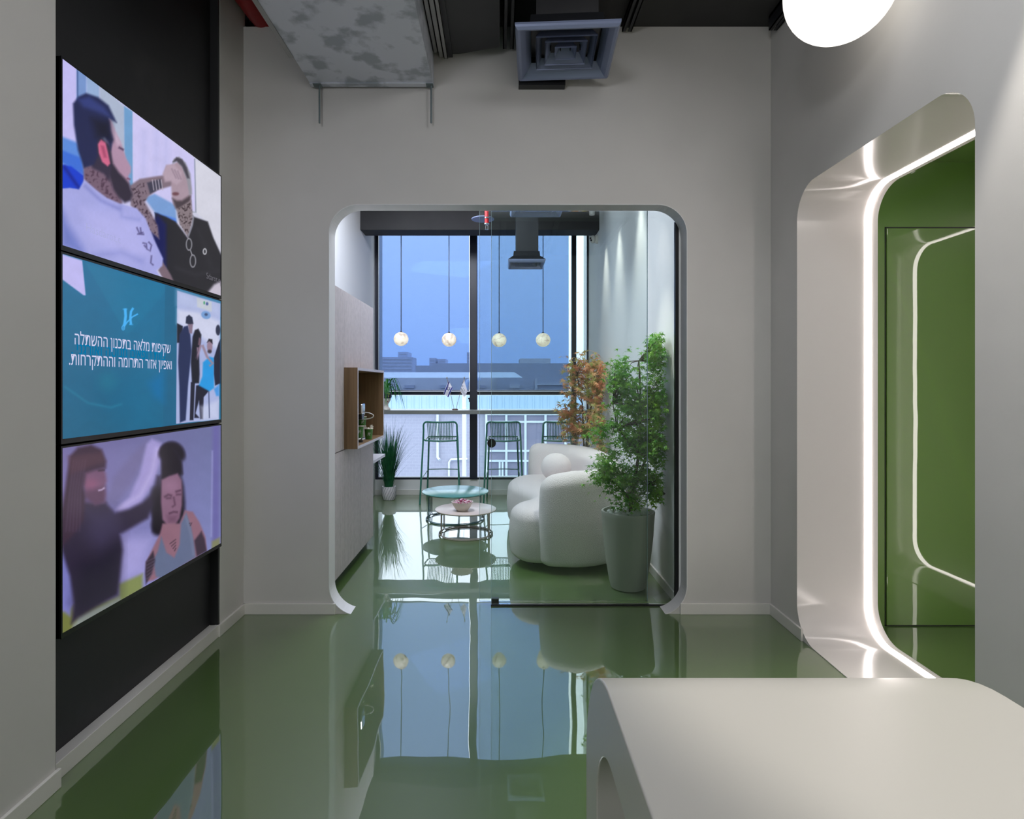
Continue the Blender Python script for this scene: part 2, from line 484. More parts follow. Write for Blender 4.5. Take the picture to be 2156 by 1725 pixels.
# ceilings
mb = MB(); mb.box(-1.22, 1.655, -2.5, BY, H, H + 0.1)
struct(mb, 'ceiling', M['ceil'], 'black ceiling above the entrance')
mb = MB(); mb.box(-2.1, -1.22, -2.5, BY + 0.12, 4.0, 4.05); mb.box(-1.22, -1.18, -2.5, BY + 0.12, H, 4.0)
struct(mb, 'ceiling_left', M['ceil'], 'raised dark ceiling strip over the red pipe')
mb = MB(); mb.box(-2.1, -1.22, BY + 0.12, BY + 0.16, H - 0.1, 4.0)
struct(mb, 'wall_void', M['ceil'], 'dark void above the far wall')
mb = MB(); mb.box(-2.1, 4.0, -2.6, -2.5, 0, 4.0)
struct(mb, 'wall_front', M['wall'], 'wall behind the viewpoint')

# baseboards
def base(name, pts, lab):
    m_ = MB()
    for (x0, x1, y0, y1) in pts: m_.bbox(x0, x1, y0, y1, 0, 0.066, 0.002)
    struct(m_, name, M['skirting'], lab)
base('baseboard_left', [(NW, NW + 0.013, -2.4, 2.066)], 'near left skirting board')
base('baseboard_left_niche', [(NI, NI + 0.052, 2.067, 3.292)], 'skirting under the black recess')
base('baseboard_left_far', [(LW, LW + 0.013, 3.292, BY), (NI + .03, LW + 0.013, 3.290, 3.296)], 'skirting of the far left wall strip')
base('baseboard_back', [(LW, -1.0, BY - 0.013, BY), (1.10, RW, BY - 0.013, BY)], 'skirting of the far wall')
base('baseboard_right', [(RW - 0.013, RW, 3.235, BY), (RW - 0.013, RW, -2.4, 2.13)], 'skirting of the right wall')

# ---------------- lounge shell
mb = MB(); mb.box(-2.1, SX0, BY2, 8.0, 0, 3.7)
struct(mb, 'wall_lounge_left', M['white'], 'white left wall of the lounge')
mb = MB(); mb.box(SX1, SX1 + 0.2, BY2, 8.0, 0, 3.7)
struct(mb, 'wall_lounge_right', M['white'], 'white right wall of the lounge washed by spotlights')
base('baseboard_lounge_right', [(SX1 - 0.013, SX1, BY2 + 0.002, WY)], 'skirting of the lounge right wall')
mb = MB(); mb.box(SX0, SX1, BY2, 7.7, H, H + 0.1)
struct(mb, 'ceiling_lounge', M['ceil'], 'black lounge ceiling')
mb = MB(); mb.bbox(SX0, 0.81 + 0.325, 6.73, 7.0, 3.155, H, 0.004)
struct(mb, 'trim_beam', M['ceil'], 'black ceiling beam in front of the window')
mb = MB(); mb.box(SX0, SX1, WY, 7.75, 0, 0.194)
struct(mb, 'wall_sill', M['white'], 'low wall under the lounge window')
base('baseboard_window', [(SX0, SX1 - 0.013, WY - 0.013, WY)], 'skirting under the lounge window')
mb = MB(); mb.box(SX0, SX1, 7.5, 7.75, 3.45, H)
struct(mb, 'wall_lintel', M['ceil'], 'dark head above the lounge window')
wroot = thing('window_1', 'tall dark framed lounge window', 'window', (-0.2, WY, 0.194)); wroot['kind'] = 'structure'
del wroot['category']
f_ = MB()
f_.box(SX0, SX1, WY, WY + 0.08, 0.194, 0.222)
f_.box(SX0, SX0 + 0.04, WY, WY + 0.08, 0.222, 3.45)
f_.box(-0.378, -0.284, WY - 0.03, WY + 0.08, 0.21, 3.45)
f_.box(0.915, 0.975, WY, WY + 0.08, 0.222, 3.45)
f_.box(SX1 - 0.022, SX1, WY, WY + 0.08, 0.222, 3.45)
f_.box(SX0 + 0.04, 0.915, WY + 0.01, WY + 0.07, 1.270, 1.312)
f_.box(SX0 + 0.04, SX1 - 0.022, WY, WY + 0.08, 3.40, 3.45)
f_.build('window_frame', M['frame_dark'], wroot)
for (a, b, c, d_) in ((-1.54, -0.378, 0.222, 1.27), (-0.284, 0.915, 0.222, 1.27), (-1.54, -0.378, 1.312, 3.4), (-0.284, 0.915, 1.312, 3.4), (0.975, SX1 - 0.022, 0.222, 3.4)):
    p = MB(); p.box(a, b, WY + 0.045, WY + 0.049, c, d_); p.build('pane', M['glass'], wroot)
latch = MB(); latch.bbox(-0.388, -0.376, WY - 0.05, WY - 0.03, 1.18, 1.235, 0.003); latch.bbox(-0.398, -0.379, WY - 0.055, WY - 0.045, 1.215, 1.232, 0.002)
latch.build('window_latch', M['blackp'], wroot)

# ================================================================ SCREENS
def softmask(X, Y, poly, blur):
    P = np.array(poly, float)
    n = len(P)
    inside = np.zeros(X.shape, bool)
    d2 = np.full(X.shape, 1e12)
    for i in range(n):
        x0, y0 = P[i]; x1, y1 = P[(i + 1) % n]
        if y0 != y1:
            c = ((y0 > Y) != (y1 > Y)) & (X < (x1 - x0) * (Y - y0) / (y1 - y0) + x0)
            inside ^= c
        dx, dy = x1 - x0, y1 - y0
        L = dx * dx + dy * dy + 1e-9
        t = np.clip(((X - x0) * dx + (Y - y0) * dy) / L, 0, 1)
        d2 = np.minimum(d2, (X - x0 - t * dx) ** 2 + (Y - y0 - t * dy) ** 2)
    sd = np.sqrt(d2); sd = np.where(inside, sd, -sd)
    s = np.clip(sd / max(blur, 1e-3) * 0.5 + 0.5, 0, 1)
    return s * s * (3 - 2 * s)

TVX = -1.54
def make_screen(z0, z1, y0, y1, paint, parent, off, sc, nx=330, ny=190):
    ys = np.linspace(y0, y1, nx); zs = np.linspace(z0, z1, ny)
    YY, ZZ = np.meshgrid(ys, zs)
    U = PX + F * TVX / YY; V = PY - (ZZ - CAMH) * F / YY
    CX = (U - off[0]) / sc; CY = (V - off[1]) / sc
    img = np.zeros(YY.shape + (3,))
    paint(img, CX, CY)
    img *= (1 + 0.02 * fbm(CX, CY, 0.012, 4) + 0.012 * fbm(CX, CY, 0.05, 8))[..., None]
    img = np.clip(img, 0, 255) / 255.0
    img = np.where(img <= 0.04045, img / 12.92, ((img + 0.055) / 1.055) ** 2.4)
    loc = _loc[parent.name]
    co = np.stack([np.full(YY.size, TVX - loc.x), YY.ravel() - loc.y, ZZ.ravel() - loc.z], 1)
    idx = np.arange(nx * ny).reshape(ny, nx)
    q = np.stack([idx[:-1, :-1], idx[:-1, 1:], idx[1:, 1:], idx[1:, :-1]], -1).reshape(-1, 4)
    me = bpy.data.meshes.new('screen')
    me.from_pydata(co.tolist(), [], q.tolist())
    at = me.color_attributes.new('picture', 'FLOAT_COLOR', 'POINT')
    rgba = np.concatenate([img.reshape(-1, 3), np.ones((nx * ny, 1))], 1)
    at.data.foreach_set('color', rgba.ravel())
    m = bpy.data.materials.new('screen_picture'); m.use_nodes = True
    nt = m.node_tree; b = nt.nodes['Principled BSDF']
    b.inputs['Base Color'].default_value = (0.01, 0.01, 0.012, 1); b.inputs['Roughness'].default_value = 0.16
    b.inputs['Specular IOR Level'].default_value = 0.35
    a = nt.nodes.new('ShaderNodeVertexColor'); a.layer_name = 'picture'
    nt.links.new(a.outputs['Color'], b.inputs['Emission Color']); b.inputs['Emission Strength'].default_value = 0.95
    me.materials.append(m)
    o = bpy.data.objects.new('screen', me); C.objects.link(o); o.parent = parent
    _loc[o.name] = loc
    return o

def L(img, X, Y, col, poly, blur=8, a=1.0):
    xs = [p[0] for p in poly]; ys = [p[1] for p in poly]
    sel = (X > min(xs) - blur) & (X < max(xs) + blur) & (Y > min(ys) - blur) & (Y < max(ys) + blur)
    if not sel.any(): return
    m = softmask(X[sel], Y[sel], poly, blur * 1.5)[:, None] * a
    img[sel] = img[sel] * (1 - m) + np.array(col, float) * m

def ell(cx, cy, rx, ry, n=20, rot=0):
    return [(cx + rx * math.cos(2 * PI * k / n) * math.cos(rot) - ry * math.sin(2 * PI * k / n) * math.sin(rot),
             cy + rx * math.cos(2 * PI * k / n) * math.sin(rot) + ry * math.sin(2 * PI * k / n) * math.cos(rot)) for k in range(n)]

def stroke(pts, w):
    """polyline -> thin polygon"""
    l, r = [], []
    for i, p in enumerate(pts):
        a = Vector(pts[max(i - 1, 0)]); b = Vector(pts[min(i + 1, len(pts) - 1)])
        t = (b - a).normalized(); n = Vector((-t.y, t.x)) * w / 2
        l.append((p[0] + n.x, p[1] + n.y)); r.append((p[0] - n.x, p[1] - n.y))
    return l + r[::-1]

def fbm(X, Y, s, seed):
    rng = np.random.RandomState(seed); out = np.zeros(X.shape)
    for k in range(6):
        a = rng.uniform(0, 6.28); f = s * (1 + k * 0.7); ph = rng.uniform(0, 6.28)
        out += np.sin((X * math.cos(a) + Y * math.sin(a)) * f + ph + 1.7 * np.sin((X * math.sin(a) - Y * math.cos(a)) * f * 0.6 + ph))
    return out / 6

def paint1(img, X, Y):
    t = np.clip((X - 100) / 1070, 0, 1)[..., None]
    img[:] = np.array((196, 190, 246)) * (1 - t) + np.array((206, 208, 222)) * t
    q = lambda *a, **k: L(img, X, Y, *a, **k)
    q((120, 150, 205), [(195, 100), (262, 160), (262, 640), (195, 620)], 6)
    q((70, 95, 150), stroke([(202, 140), (205, 640)], 8), 4)
    q((150, 175, 215), [(262, 170), (350, 240), (350, 700), (262, 640)], 6)
    q((172, 184, 208), [(350, 240), (520, 400), (520, 900), (350, 700)], 8)
    q((110, 158, 205), [(515, 395), (572, 430), (575, 960), (520, 900)], 5)
    q((205, 200, 244), [(575, 430), (990, 745), (990, 1100), (640, 1000), (575, 900)], 5)
    for x in (650, 735, 800): q((180, 182, 232), stroke([(x, 560), (x - 5, 880)], 30), 25, a=.5)
    q((212, 212, 226), [(995, 755), (1165, 870), (1165, 1400), (1080, 1180), (1000, 1110)], 4)
    q((120, 130, 150), stroke([(990, 750), (998, 1110), (965, 1105)], 5), 4)
    q((92, 140, 220), [(95, 600), (200, 640), (250, 720), (250, 860), (95, 780)], 10)
    q((60, 110, 215), [(95, 690), (220, 740), (250, 860), (95, 770)], 8)
    q((18, 60, 205), [(95, 785), (160, 800), (245, 862), (245, 955), (95, 950)], 6)
    q((8, 30, 140), stroke([(110, 800), (215, 950)], 18), 12)
    q((120, 158, 214), [(650, 1010), (720, 985), (860, 1060), (870, 1170), (730, 1120)], 8)
    q((80, 130, 230), [(720, 1110), (860, 1150), (870, 1180), (730, 1150)], 6)
    # second man
    q((30, 29, 36), [(722, 1110), (800, 1140), (862, 1172), (905, 1230), (945, 1285), (975, 1200), (985, 1140), (1078, 1172), (1115, 1280), (1170, 1400), (1180, 1600), (1080, 1655), (850, 1600), (770, 1530), (735, 1300)], 6)
    q((16, 22, 84), [(690, 1230), (740, 1120), (800, 1190), (800, 1510), (760, 1440)], 12)
    q((52, 50, 58), stroke([(860, 1480), (1000, 1530), (1150, 1500)], 14), 16, a=.6)
    q((52, 50, 58), stroke([(1010, 1220), (1060, 1330), (1100, 1480)], 12), 16, a=.5)
    q((128, 110, 124), [(555, 930), (620, 885), (700, 872), (780, 860), (800, 800), (850, 790), (905, 850), (900, 905), (840, 930), (740, 960), (680, 1000), (655, 1040), (700, 1120), (742, 1200), (752, 1290), (640, 1190), (560, 1060)], 7)
    q((60, 58, 78), [(670, 910), (760, 885), (775, 940), (690, 985)], 6)
    for k in range(4): q((190, 180, 195), stroke([(705 + 20 * k, 890), (715 + 20 * k, 960)], 5), 4)
    sel = (X > 560) & (X < 760) & (Y > 900) & (Y < 1290)
    n_ = fbm(X, Y, .06, 3)
    mk = softmask(X, Y, [(560, 950), (660, 900), (680, 1000), (655, 1040), (742, 1200), (745, 1280), (640, 1180), (565, 1060)], 6)
    img -= (np.clip(n_ * 2, 0, 1) * mk * 60)[..., None]
    q((168, 146, 160), [(832, 930), (838, 850), (852, 780), (900, 755), (945, 840), (968, 950), (962, 1040), (935, 1080), (880, 1095), (848, 1060), (836, 1000)], 7)
    q((146, 146, 158), [(838, 790), (850, 750), (885, 735), (930, 775), (962, 850), (972, 985), (955, 1000), (940, 900), (905, 805), (868, 765)], 6)
    q((66, 62, 74), [(842, 770), (868, 738), (905, 752), (938, 810), (955, 880), (940, 880), (905, 800), (870, 765)], 6)
    q((70, 58, 66), [(840, 1015), (870, 1030), (905, 1030), (950, 1000), (964, 1000), (960, 1060), (905, 1108), (862, 1082)], 10)
    q((110, 70, 80), ell(862, 985, 22, 12), 6)
    q((134, 120, 126), [(868, 1090), (968, 1025), (978, 1150), (946, 1280), (890, 1190)], 6)
    mk = softmask(X, Y, [(868, 1090), (968, 1040), (978, 1150), (946, 1275), (890, 1190)], 6)
    img -= (np.clip(fbm(X, Y, .07, 5) * 2, 0, 1) * mk * 75)[..., None]
    q((182, 160, 176), [(775, 850), (800, 790), (850, 785), (900, 840), (905, 895), (870, 925), (830, 900), (790, 905)], 8)
    for k in range(3): q((120, 100, 118), stroke([(835 + 20 * k, 815 + 8 * k), (865 + 17 * k, 880 + 4 * k)], 5), 6, a=.6)
    for cx, cy, rx, ry in ((952, 1325, 21, 42), (978, 1437, 21, 44)):
        q((196, 196, 205), ell(cx, cy, rx, ry), 4); q((34, 33, 40), ell(cx, cy, rx - 5, ry - 6), 4)
    q((190, 190, 200), stroke([(962, 1365), (972, 1395)], 5), 3)
    q((205, 205, 212), ell(1058, 1373, 14, 22), 3); q((60, 60, 66), ell(1058, 1373, 8, 14), 3)
    q((198, 190, 206), [(1075, 1650), (1120, 1595), (1165, 1572), (1180, 1690)], 10)
    q((120, 100, 112), [(745, 1500), (775, 1440), (830, 1530), (860, 1600), (800, 1590)], 6)
    q((126, 128, 140), stroke([(980, 1130), (975, 1190), (945, 1270)], 7), 4)
    # first man
    q((118, 94, 114), [(240, 760), (420, 800), (505, 1045), (480, 1080), (380, 1040), (245, 900)], 8)
    mk = softmask(X, Y, [(250, 800), (400, 850), (480, 1040), (400, 1010), (260, 890)], 8)
    img -= (np.clip(fbm(X, Y, .05, 9) * 2, 0, 1) * mk * 35)[..., None]
    q((166, 168, 228), [(95, 955), (150, 945), (210, 958), (248, 888), (330, 960), (400, 1012), (490, 1052), (600, 1082), (660, 1150), (715, 1290), (778, 1420), (772, 1470), (735, 1500), (770, 1570), (95, 1350)], 6)
    q((186, 184, 240), [(240, 1090), (480, 1120), (620, 1180), (700, 1400), (560, 1430), (300, 1300)], 50, a=.7)
    q((98, 112, 190), [(90, 1080), (130, 1180), (230, 1340), (250, 1390), (90, 1345)], 30, a=.8)
    q((120, 126, 196), stroke([(250, 930), (360, 1030), (490, 1090)], 16), 14, a=.7)
    q((140, 146, 210), stroke([(490, 1060), (500, 1140), (620, 1160)], 14), 16, a=.7)
    q((130, 136, 205), stroke([(300, 1400), (500, 1380), (640, 1440)], 26), 26, a=.6)
    for pts in ([(600, 1210), (618, 1250), (645, 1245)], [(605, 1255), (650, 1258)], [(625, 1212), (630, 1250)], [(640, 1315), (665, 1320), (668, 1355), (690, 1370), (700, 1330), (680, 1308)], [(700, 1400), (695, 1450), (712, 1465)], [(650, 1330), (662, 1345)]):
        q((70, 62, 110), stroke(pts, 8), 5, a=.85)
    q((176, 142, 168), [(395, 470), (425, 485), (455, 560), (490, 630), (515, 700), (530, 745), (562, 805), (560, 840), (545, 865), (553, 915), (540, 1000), (440, 950), (400, 700)], 7)
    q((205, 182, 206), [(425, 490), (460, 570), (500, 650), (470, 660), (430, 580)], 12, a=.7)
    q((80, 58, 90), stroke([(480, 672), (512, 690)], 12), 6)
    q((120, 70, 100), stroke([(535, 880), (556, 888)], 9), 5)
    q((46, 38, 56), [(415, 670), (440, 780), (480, 840), (520, 880), (548, 915), (572, 990), (560, 1030), (520, 1045), (480, 1010), (440, 950), (412, 850)], 10)
    q((52, 44, 66), [(285, 640), (350, 590), (425, 660), (430, 800), (415, 900), (380, 850), (300, 810)], 10)
    q((212, 104, 140), [(338, 650), (360, 618), (390, 640), (405, 700), (422, 780), (405, 800), (368, 770), (345, 710)], 6)
    q((150, 60, 96), [(358, 660), (380, 665), (398, 740), (380, 740)], 8, a=.7)
    q((30, 36, 78), [(172, 378), (210, 330), (260, 308), (340, 335), (410, 390), (464, 505), (415, 478), (425, 560), (442, 620), (425, 690), (408, 640), (385, 608), (345, 612), (332, 660), (338, 730), (310, 790), (245, 810), (205, 690), (178, 520)], 9)
    q((54, 66, 132), [(205, 350), (280, 330), (380, 400), (440, 480), (330, 430), (240, 400)], 16, a=.8)
    q((14, 14, 34), [(300, 480), (420, 500), (430, 620), (330, 600)], 30, a=.8)

def paint2(img, X, Y):
    t = np.clip((Y - 100) / 1500, 0, 1)[..., None]
    img[:] = np.array((22, 108, 152)) * (1 - t) + np.array((24, 98, 134)) * t
    q = lambda *a, **k: L(img, X, Y, *a, **k)
    q((26, 120, 160), [(330, 140), (690, 770), (1015, 400), (1015, 330)], 6, a=.5)
    q((18, 116, 160), [(700, 240), (1018, 325), (1005, 1580), (700, 1600)], 200, a=.5)
    q((24, 98, 136), [(1018, 325), (1125, 360), (1115, 1560), (1000, 1580)], 3, a=.9)
    q((0, 112, 176), [(880, 1180), (1005, 1080), (1000, 1340), (930, 1300)], 40, a=.7)
    q((40, 130, 165), stroke([(150, 1210), (350, 1350), (550, 1390), (640, 1360)], 10), 12, a=.8)
    q((30, 120, 150), ell(520, 1160, 70, 70), 50, a=.6)
    q((190, 184, 240), [(120, 62), (300, 118), (330, 418), (312, 418), (120, 275)], 4)
    # logo: script H
    lc = (70, 178, 246)
    for pts, w in (([(672, 532), (676, 600), (668, 660), (655, 700)], 24), ([(655, 700), (690, 650), (735, 605), (782, 580)], 12), ([(742, 528), (722, 560), (716, 610), (722, 672)], 20), ([(650, 540), (692, 540)], 6), ([(706, 672), (742, 672)], 6)):
        q(lc, stroke(pts, w), 3)
    q(lc, ell(655, 702, 16, 20), 3); q((22, 100, 150), ell(655, 702, 9, 12), 3); q(lc, ell(655, 702, 5, 7), 2)
    # inset photograph
    q((168, 178, 222), [(1122, 380), (1495, 492), (1482, 1492), (1112, 1530)], 2)
    q((206, 210, 236), [(1124, 540), (1300, 560), (1490, 640), (1488, 900), (1300, 760), (1122, 660)], 20)
    q((180, 190, 228), [(1125, 380), (1490, 490), (1490, 600), (1125, 500)], 30)
    q((20, 24, 40), [(1120, 660), (1170, 685), (1165, 830), (1120, 830)], 4)
    q((196, 202, 214), [(1292, 440), (1420, 478), (1420, 560), (1295, 520)], 6)
    q((40, 150, 90), ell(1355, 484, 6, 14), 4); q((70, 90, 150), ell(1380, 492, 11, 14), 5)
    q((120, 160, 214), ell(1370, 590, 42, 34, rot=.35), 5); q((60, 80, 120), ell(1372, 585, 14, 12), 5)
    navy = (30, 42, 84)
    q(navy, [(1140, 760), (1180, 690), (1215, 680), (1235, 760), (1245, 900), (1225, 1100), (1215, 1200), (1195, 1500), (1145, 1520), (1140, 1200), (1130, 1000)], 6)
    q((34, 40, 66), [(1195, 660), (1200, 605), (1225, 588), (1252, 610), (1262, 665), (1240, 680)], 5)
    q((130, 110, 130), [(1215, 670), (1258, 665), (1250, 750), (1225, 745)], 5)
    q((16, 18, 34), [(1255, 780), (1275, 720), (1305, 708), (1330, 760), (1325, 830), (1310, 900), (1315, 1100), (1310, 1180), (1250, 1180), (1240, 1000)], 6)
    q((110, 84, 100), [(1310, 780), (1328, 800), (1322, 850), (1300, 850)], 5)
    q((150, 124, 146), stroke([(1300, 870), (1290, 970), (1325, 850)], 18), 6)
    q((24, 24, 46), [(1240, 1170), (1275, 1170), (1262, 1500), (1230, 1500)], 4)
    q((22, 22, 44), [(1285, 1200), (1370, 1180), (1400, 1240), (1350, 1300), (1345, 1490), (1320, 1490), (1310, 1330), (1280, 1440), (1315, 1480), (1270, 1480)], 5)
    q((30, 150, 224), [(1345, 1000), (1400, 950), (1440, 960), (1440, 1220), (1400, 1250), (1310, 1200), (1340, 1120)], 7)
    q((150, 126, 146), ell(1403, 860, 24, 52), 5); q((24, 20, 34), [(1378, 830), (1395, 795), (1425, 800), (1428, 840), (1400, 815)], 5)
    q((60, 50, 62), ell(1402, 905, 18, 16), 6)
    q((18, 24, 50), [(1440, 960), (1480, 830), (1495, 800), (1495, 1180), (1450, 1200), (1440, 1100)], 5)
    q((150, 130, 150), stroke([(1340, 850), (1380, 950), (1430, 1010), (1400, 1030)], 20), 6)
    q((40, 44, 70), ell(1475, 720, 20, 46), 5)
    q((210, 216, 240), [(1320, 1380), (1480, 1330), (1482, 1490), (1330, 1500)], 20, a=.6)
    q((60, 70, 110), stroke([(1395, 1250), (1400, 1480)], 8), 4)
    q((70, 150, 226), [(1440, 1230), (1485, 1190), (1485, 1290), (1460, 1290)], 8)

def paint3(img, X, Y):
    t = np.clip((X - 100) / 1200, 0, 1)[..., None]; u = np.clip((Y - 100) / 1300, 0, 1)[..., None]
    img[:] = (np.array((140, 130, 196)) * (1 - t) + np.array((134, 140, 198)) * t) * (1 - .2 * (1 - u))
    q = lambda *a, **k: L(img, X, Y, *a, **k)
    q((104, 100, 164), [(1250, 60), (1300, 50), (1300, 960), (1245, 960)], 14)
    q((160, 160, 214), stroke([(1248, 250), (1240, 900)], 8), 8, a=.7)
    q((126, 128, 96), [(1245, 935), (1305, 905), (1305, 1000), (1240, 1010)], 10)
    q((176, 168, 226), [(540, 900), (800, 900), (740, 1180), (540, 1250)], 60, a=.7)
    q((126, 136, 82), [(540, 1260), (720, 1180), (720, 1300), (545, 1400)], 14)
    q((112, 118, 60), [(100, 1470), (200, 1420), (200, 1640), (100, 1680)], 14)
    q((116, 124, 62), [(190, 1480), (540, 1350), (560, 1400), (200, 1600)], 16)
    q((150, 158, 190), [(190, 1590), (230, 1500), (540, 1360), (560, 1390), (240, 1620)], 16, a=.6)
    q((120, 120, 190), [(100, 1010), (180, 1020), (210, 1300), (170, 1500), (100, 1450)], 16)
    # towel
    q((110, 104, 150), [(440, 640), (500, 450), (640, 280), (760, 160), (720, 330), (640, 500), (520, 660)], 22, a=.85)
    q((158, 148, 206), [(508, 700), (620, 600), (700, 420), (750, 200), (790, 160), (860, 190), (850, 350), (800, 500), (700, 650), (560, 720)], 14)
    q((188, 176, 226), stroke([(540, 690), (700, 590), (790, 420), (830, 230)], 22), 20, a=.7)
    # woman
    q((42, 32, 56), [(440, 640), (510, 720), (620, 690), (720, 640), (800, 560), (830, 440), (855, 440), (850, 560), (760, 760), (640, 830), (550, 880), (568, 1000), (548, 1200), (530, 1340), (420, 1400), (240, 1510), (180, 1560), (200, 1400), (170, 1200), (110, 1010), (105, 800), (200, 640)], 16)
    q((62, 54, 90), [(300, 700), (520, 700), (560, 860), (400, 1000), (300, 900)], 70, a=.6)
    q((22, 16, 36), [(250, 1100), (550, 950), (540, 1330), (250, 1480), (190, 1400)], 60, a=.6)
    q((112, 78, 108), [(270, 400), (420, 380), (440, 420), (448, 480), (435, 520), (440, 580), (430, 640), (360, 660), (290, 600), (270, 500)], 14)
    q((140, 84, 116), ell(330, 500, 50, 40), 30, a=.7)
    q((70, 44, 70), [(275, 560), (440, 520), (440, 640), (370, 670), (290, 640)], 22, a=.6)
    q((190, 170, 205), stroke([(385, 550), (410, 545), (432, 530)], 10), 6)
    q((40, 26, 44), stroke([(385, 400), (432, 395)], 10), 8)
    q((56, 36, 56), [(150, 420), (170, 290), (230, 225), (330, 205), (410, 240), (445, 330), (440, 380), (350, 400), (290, 420), (275, 520), (290, 600), (270, 780), (220, 860), (110, 980), (105, 700), (130, 560)], 14)
    for k in range(5): q((84, 66, 92), stroke([(200 + 22 * k, 320), (170 + 20 * k, 560), (140 + 26 * k, 860)], 7), 10, a=.6)
    q((84, 50, 62), [(150, 290), (410, 262), (430, 330), (170, 430)], 16, a=.45)
    # curly man
    q((22, 14, 28), [(862, 230), (900, 200), (960, 260), (1010, 330), (1020, 420), (1000, 400), (1030, 520), (1040, 640), (1040, 740), (990, 830), (880, 900), (800, 860), (790, 700), (830, 560), (870, 420), (870, 300)], 16)
    q((22, 14, 28), [(865, 250), (920, 215), (985, 270), (1015, 350), (1018, 430), (930, 440), (865, 470)], 14)
    for k in range(16):
        a = -2.9 + k * .19; cx, cy = 940 + 75 * math.cos(a), 300 + 85 * math.sin(a)
        q((22, 14, 28), ell(cx, cy, 24, 30), 18, a=.8)
    for k in range(8): q((22, 14, 28), ell(820 + 8 * (k % 3), 560 + 42 * k, 32, 34), 20, a=.9)
    q((132, 96, 122), [(862, 470), (920, 440), (985, 420), (1015, 470), (1020, 560), (1018, 660), (1000, 760), (965, 815), (910, 820), (870, 770), (858, 640)], 9)
    q((158, 118, 148), ell(940, 520, 50, 50), 30, a=.6)
    for pts, w in (([(885, 600), (915, 582), (940, 590)], 12), ([(970, 560), (1010, 548)], 12), ([(900, 610), (935, 608)], 9), ([(975, 582), (1010, 580)], 9), ([(955, 600), (965, 660), (945, 675)], 8), ([(920, 725), (955, 712), (985, 715)], 12)):
        q((66, 38, 60), stroke(pts, w), 8, a=.8)
    q((84, 50, 74), [(905, 745), (985, 740), (970, 790), (920, 795)], 22, a=.5)
    q((140, 100, 118), [(870, 800), (1000, 800), (1040, 700), (1100, 712), (1150, 790), (1195, 900), (1205, 1000), (1120, 1060), (850, 1200), (800, 1230), (750, 1240), (745, 1100), (790, 1000), (850, 880)], 8)
    q((96, 106, 138), [(862, 900), (835, 1010), (800, 1080), (820, 1200), (860, 1215), (1120, 1055), (1110, 950), (1085, 820), (1050, 720), (1010, 800), (1000, 960), (960, 1060), (900, 1020)], 8)
    q((120, 128, 156), stroke([(1045, 740), (1085, 880), (1105, 1040)], 14), 10, a=.6)
    q((46, 34, 52), [(1112, 930), (1165, 860), (1190, 920), (1205, 1010), (1130, 1050)], 8, a=.9)
    q((40, 30, 48), [(745, 1090), (800, 1010), (815, 1080), (790, 1180), (745, 1260), (738, 1180)], 8, a=.9)
    for k in range(6): q((110, 90, 116), stroke([(752, 1090 + 26 * k), (812, 1060 + 22 * k)], 6), 5, a=.6)
    for k in range(4): q((50, 34, 48), stroke([(925 + 12 * k, 955 + 18 * k), (972, 920 + 22 * k)], 6), 4, a=.8)
    q((50, 34, 48), stroke([(1072, 800), (1092, 795), (1080, 818)], 7), 4, a=.8)

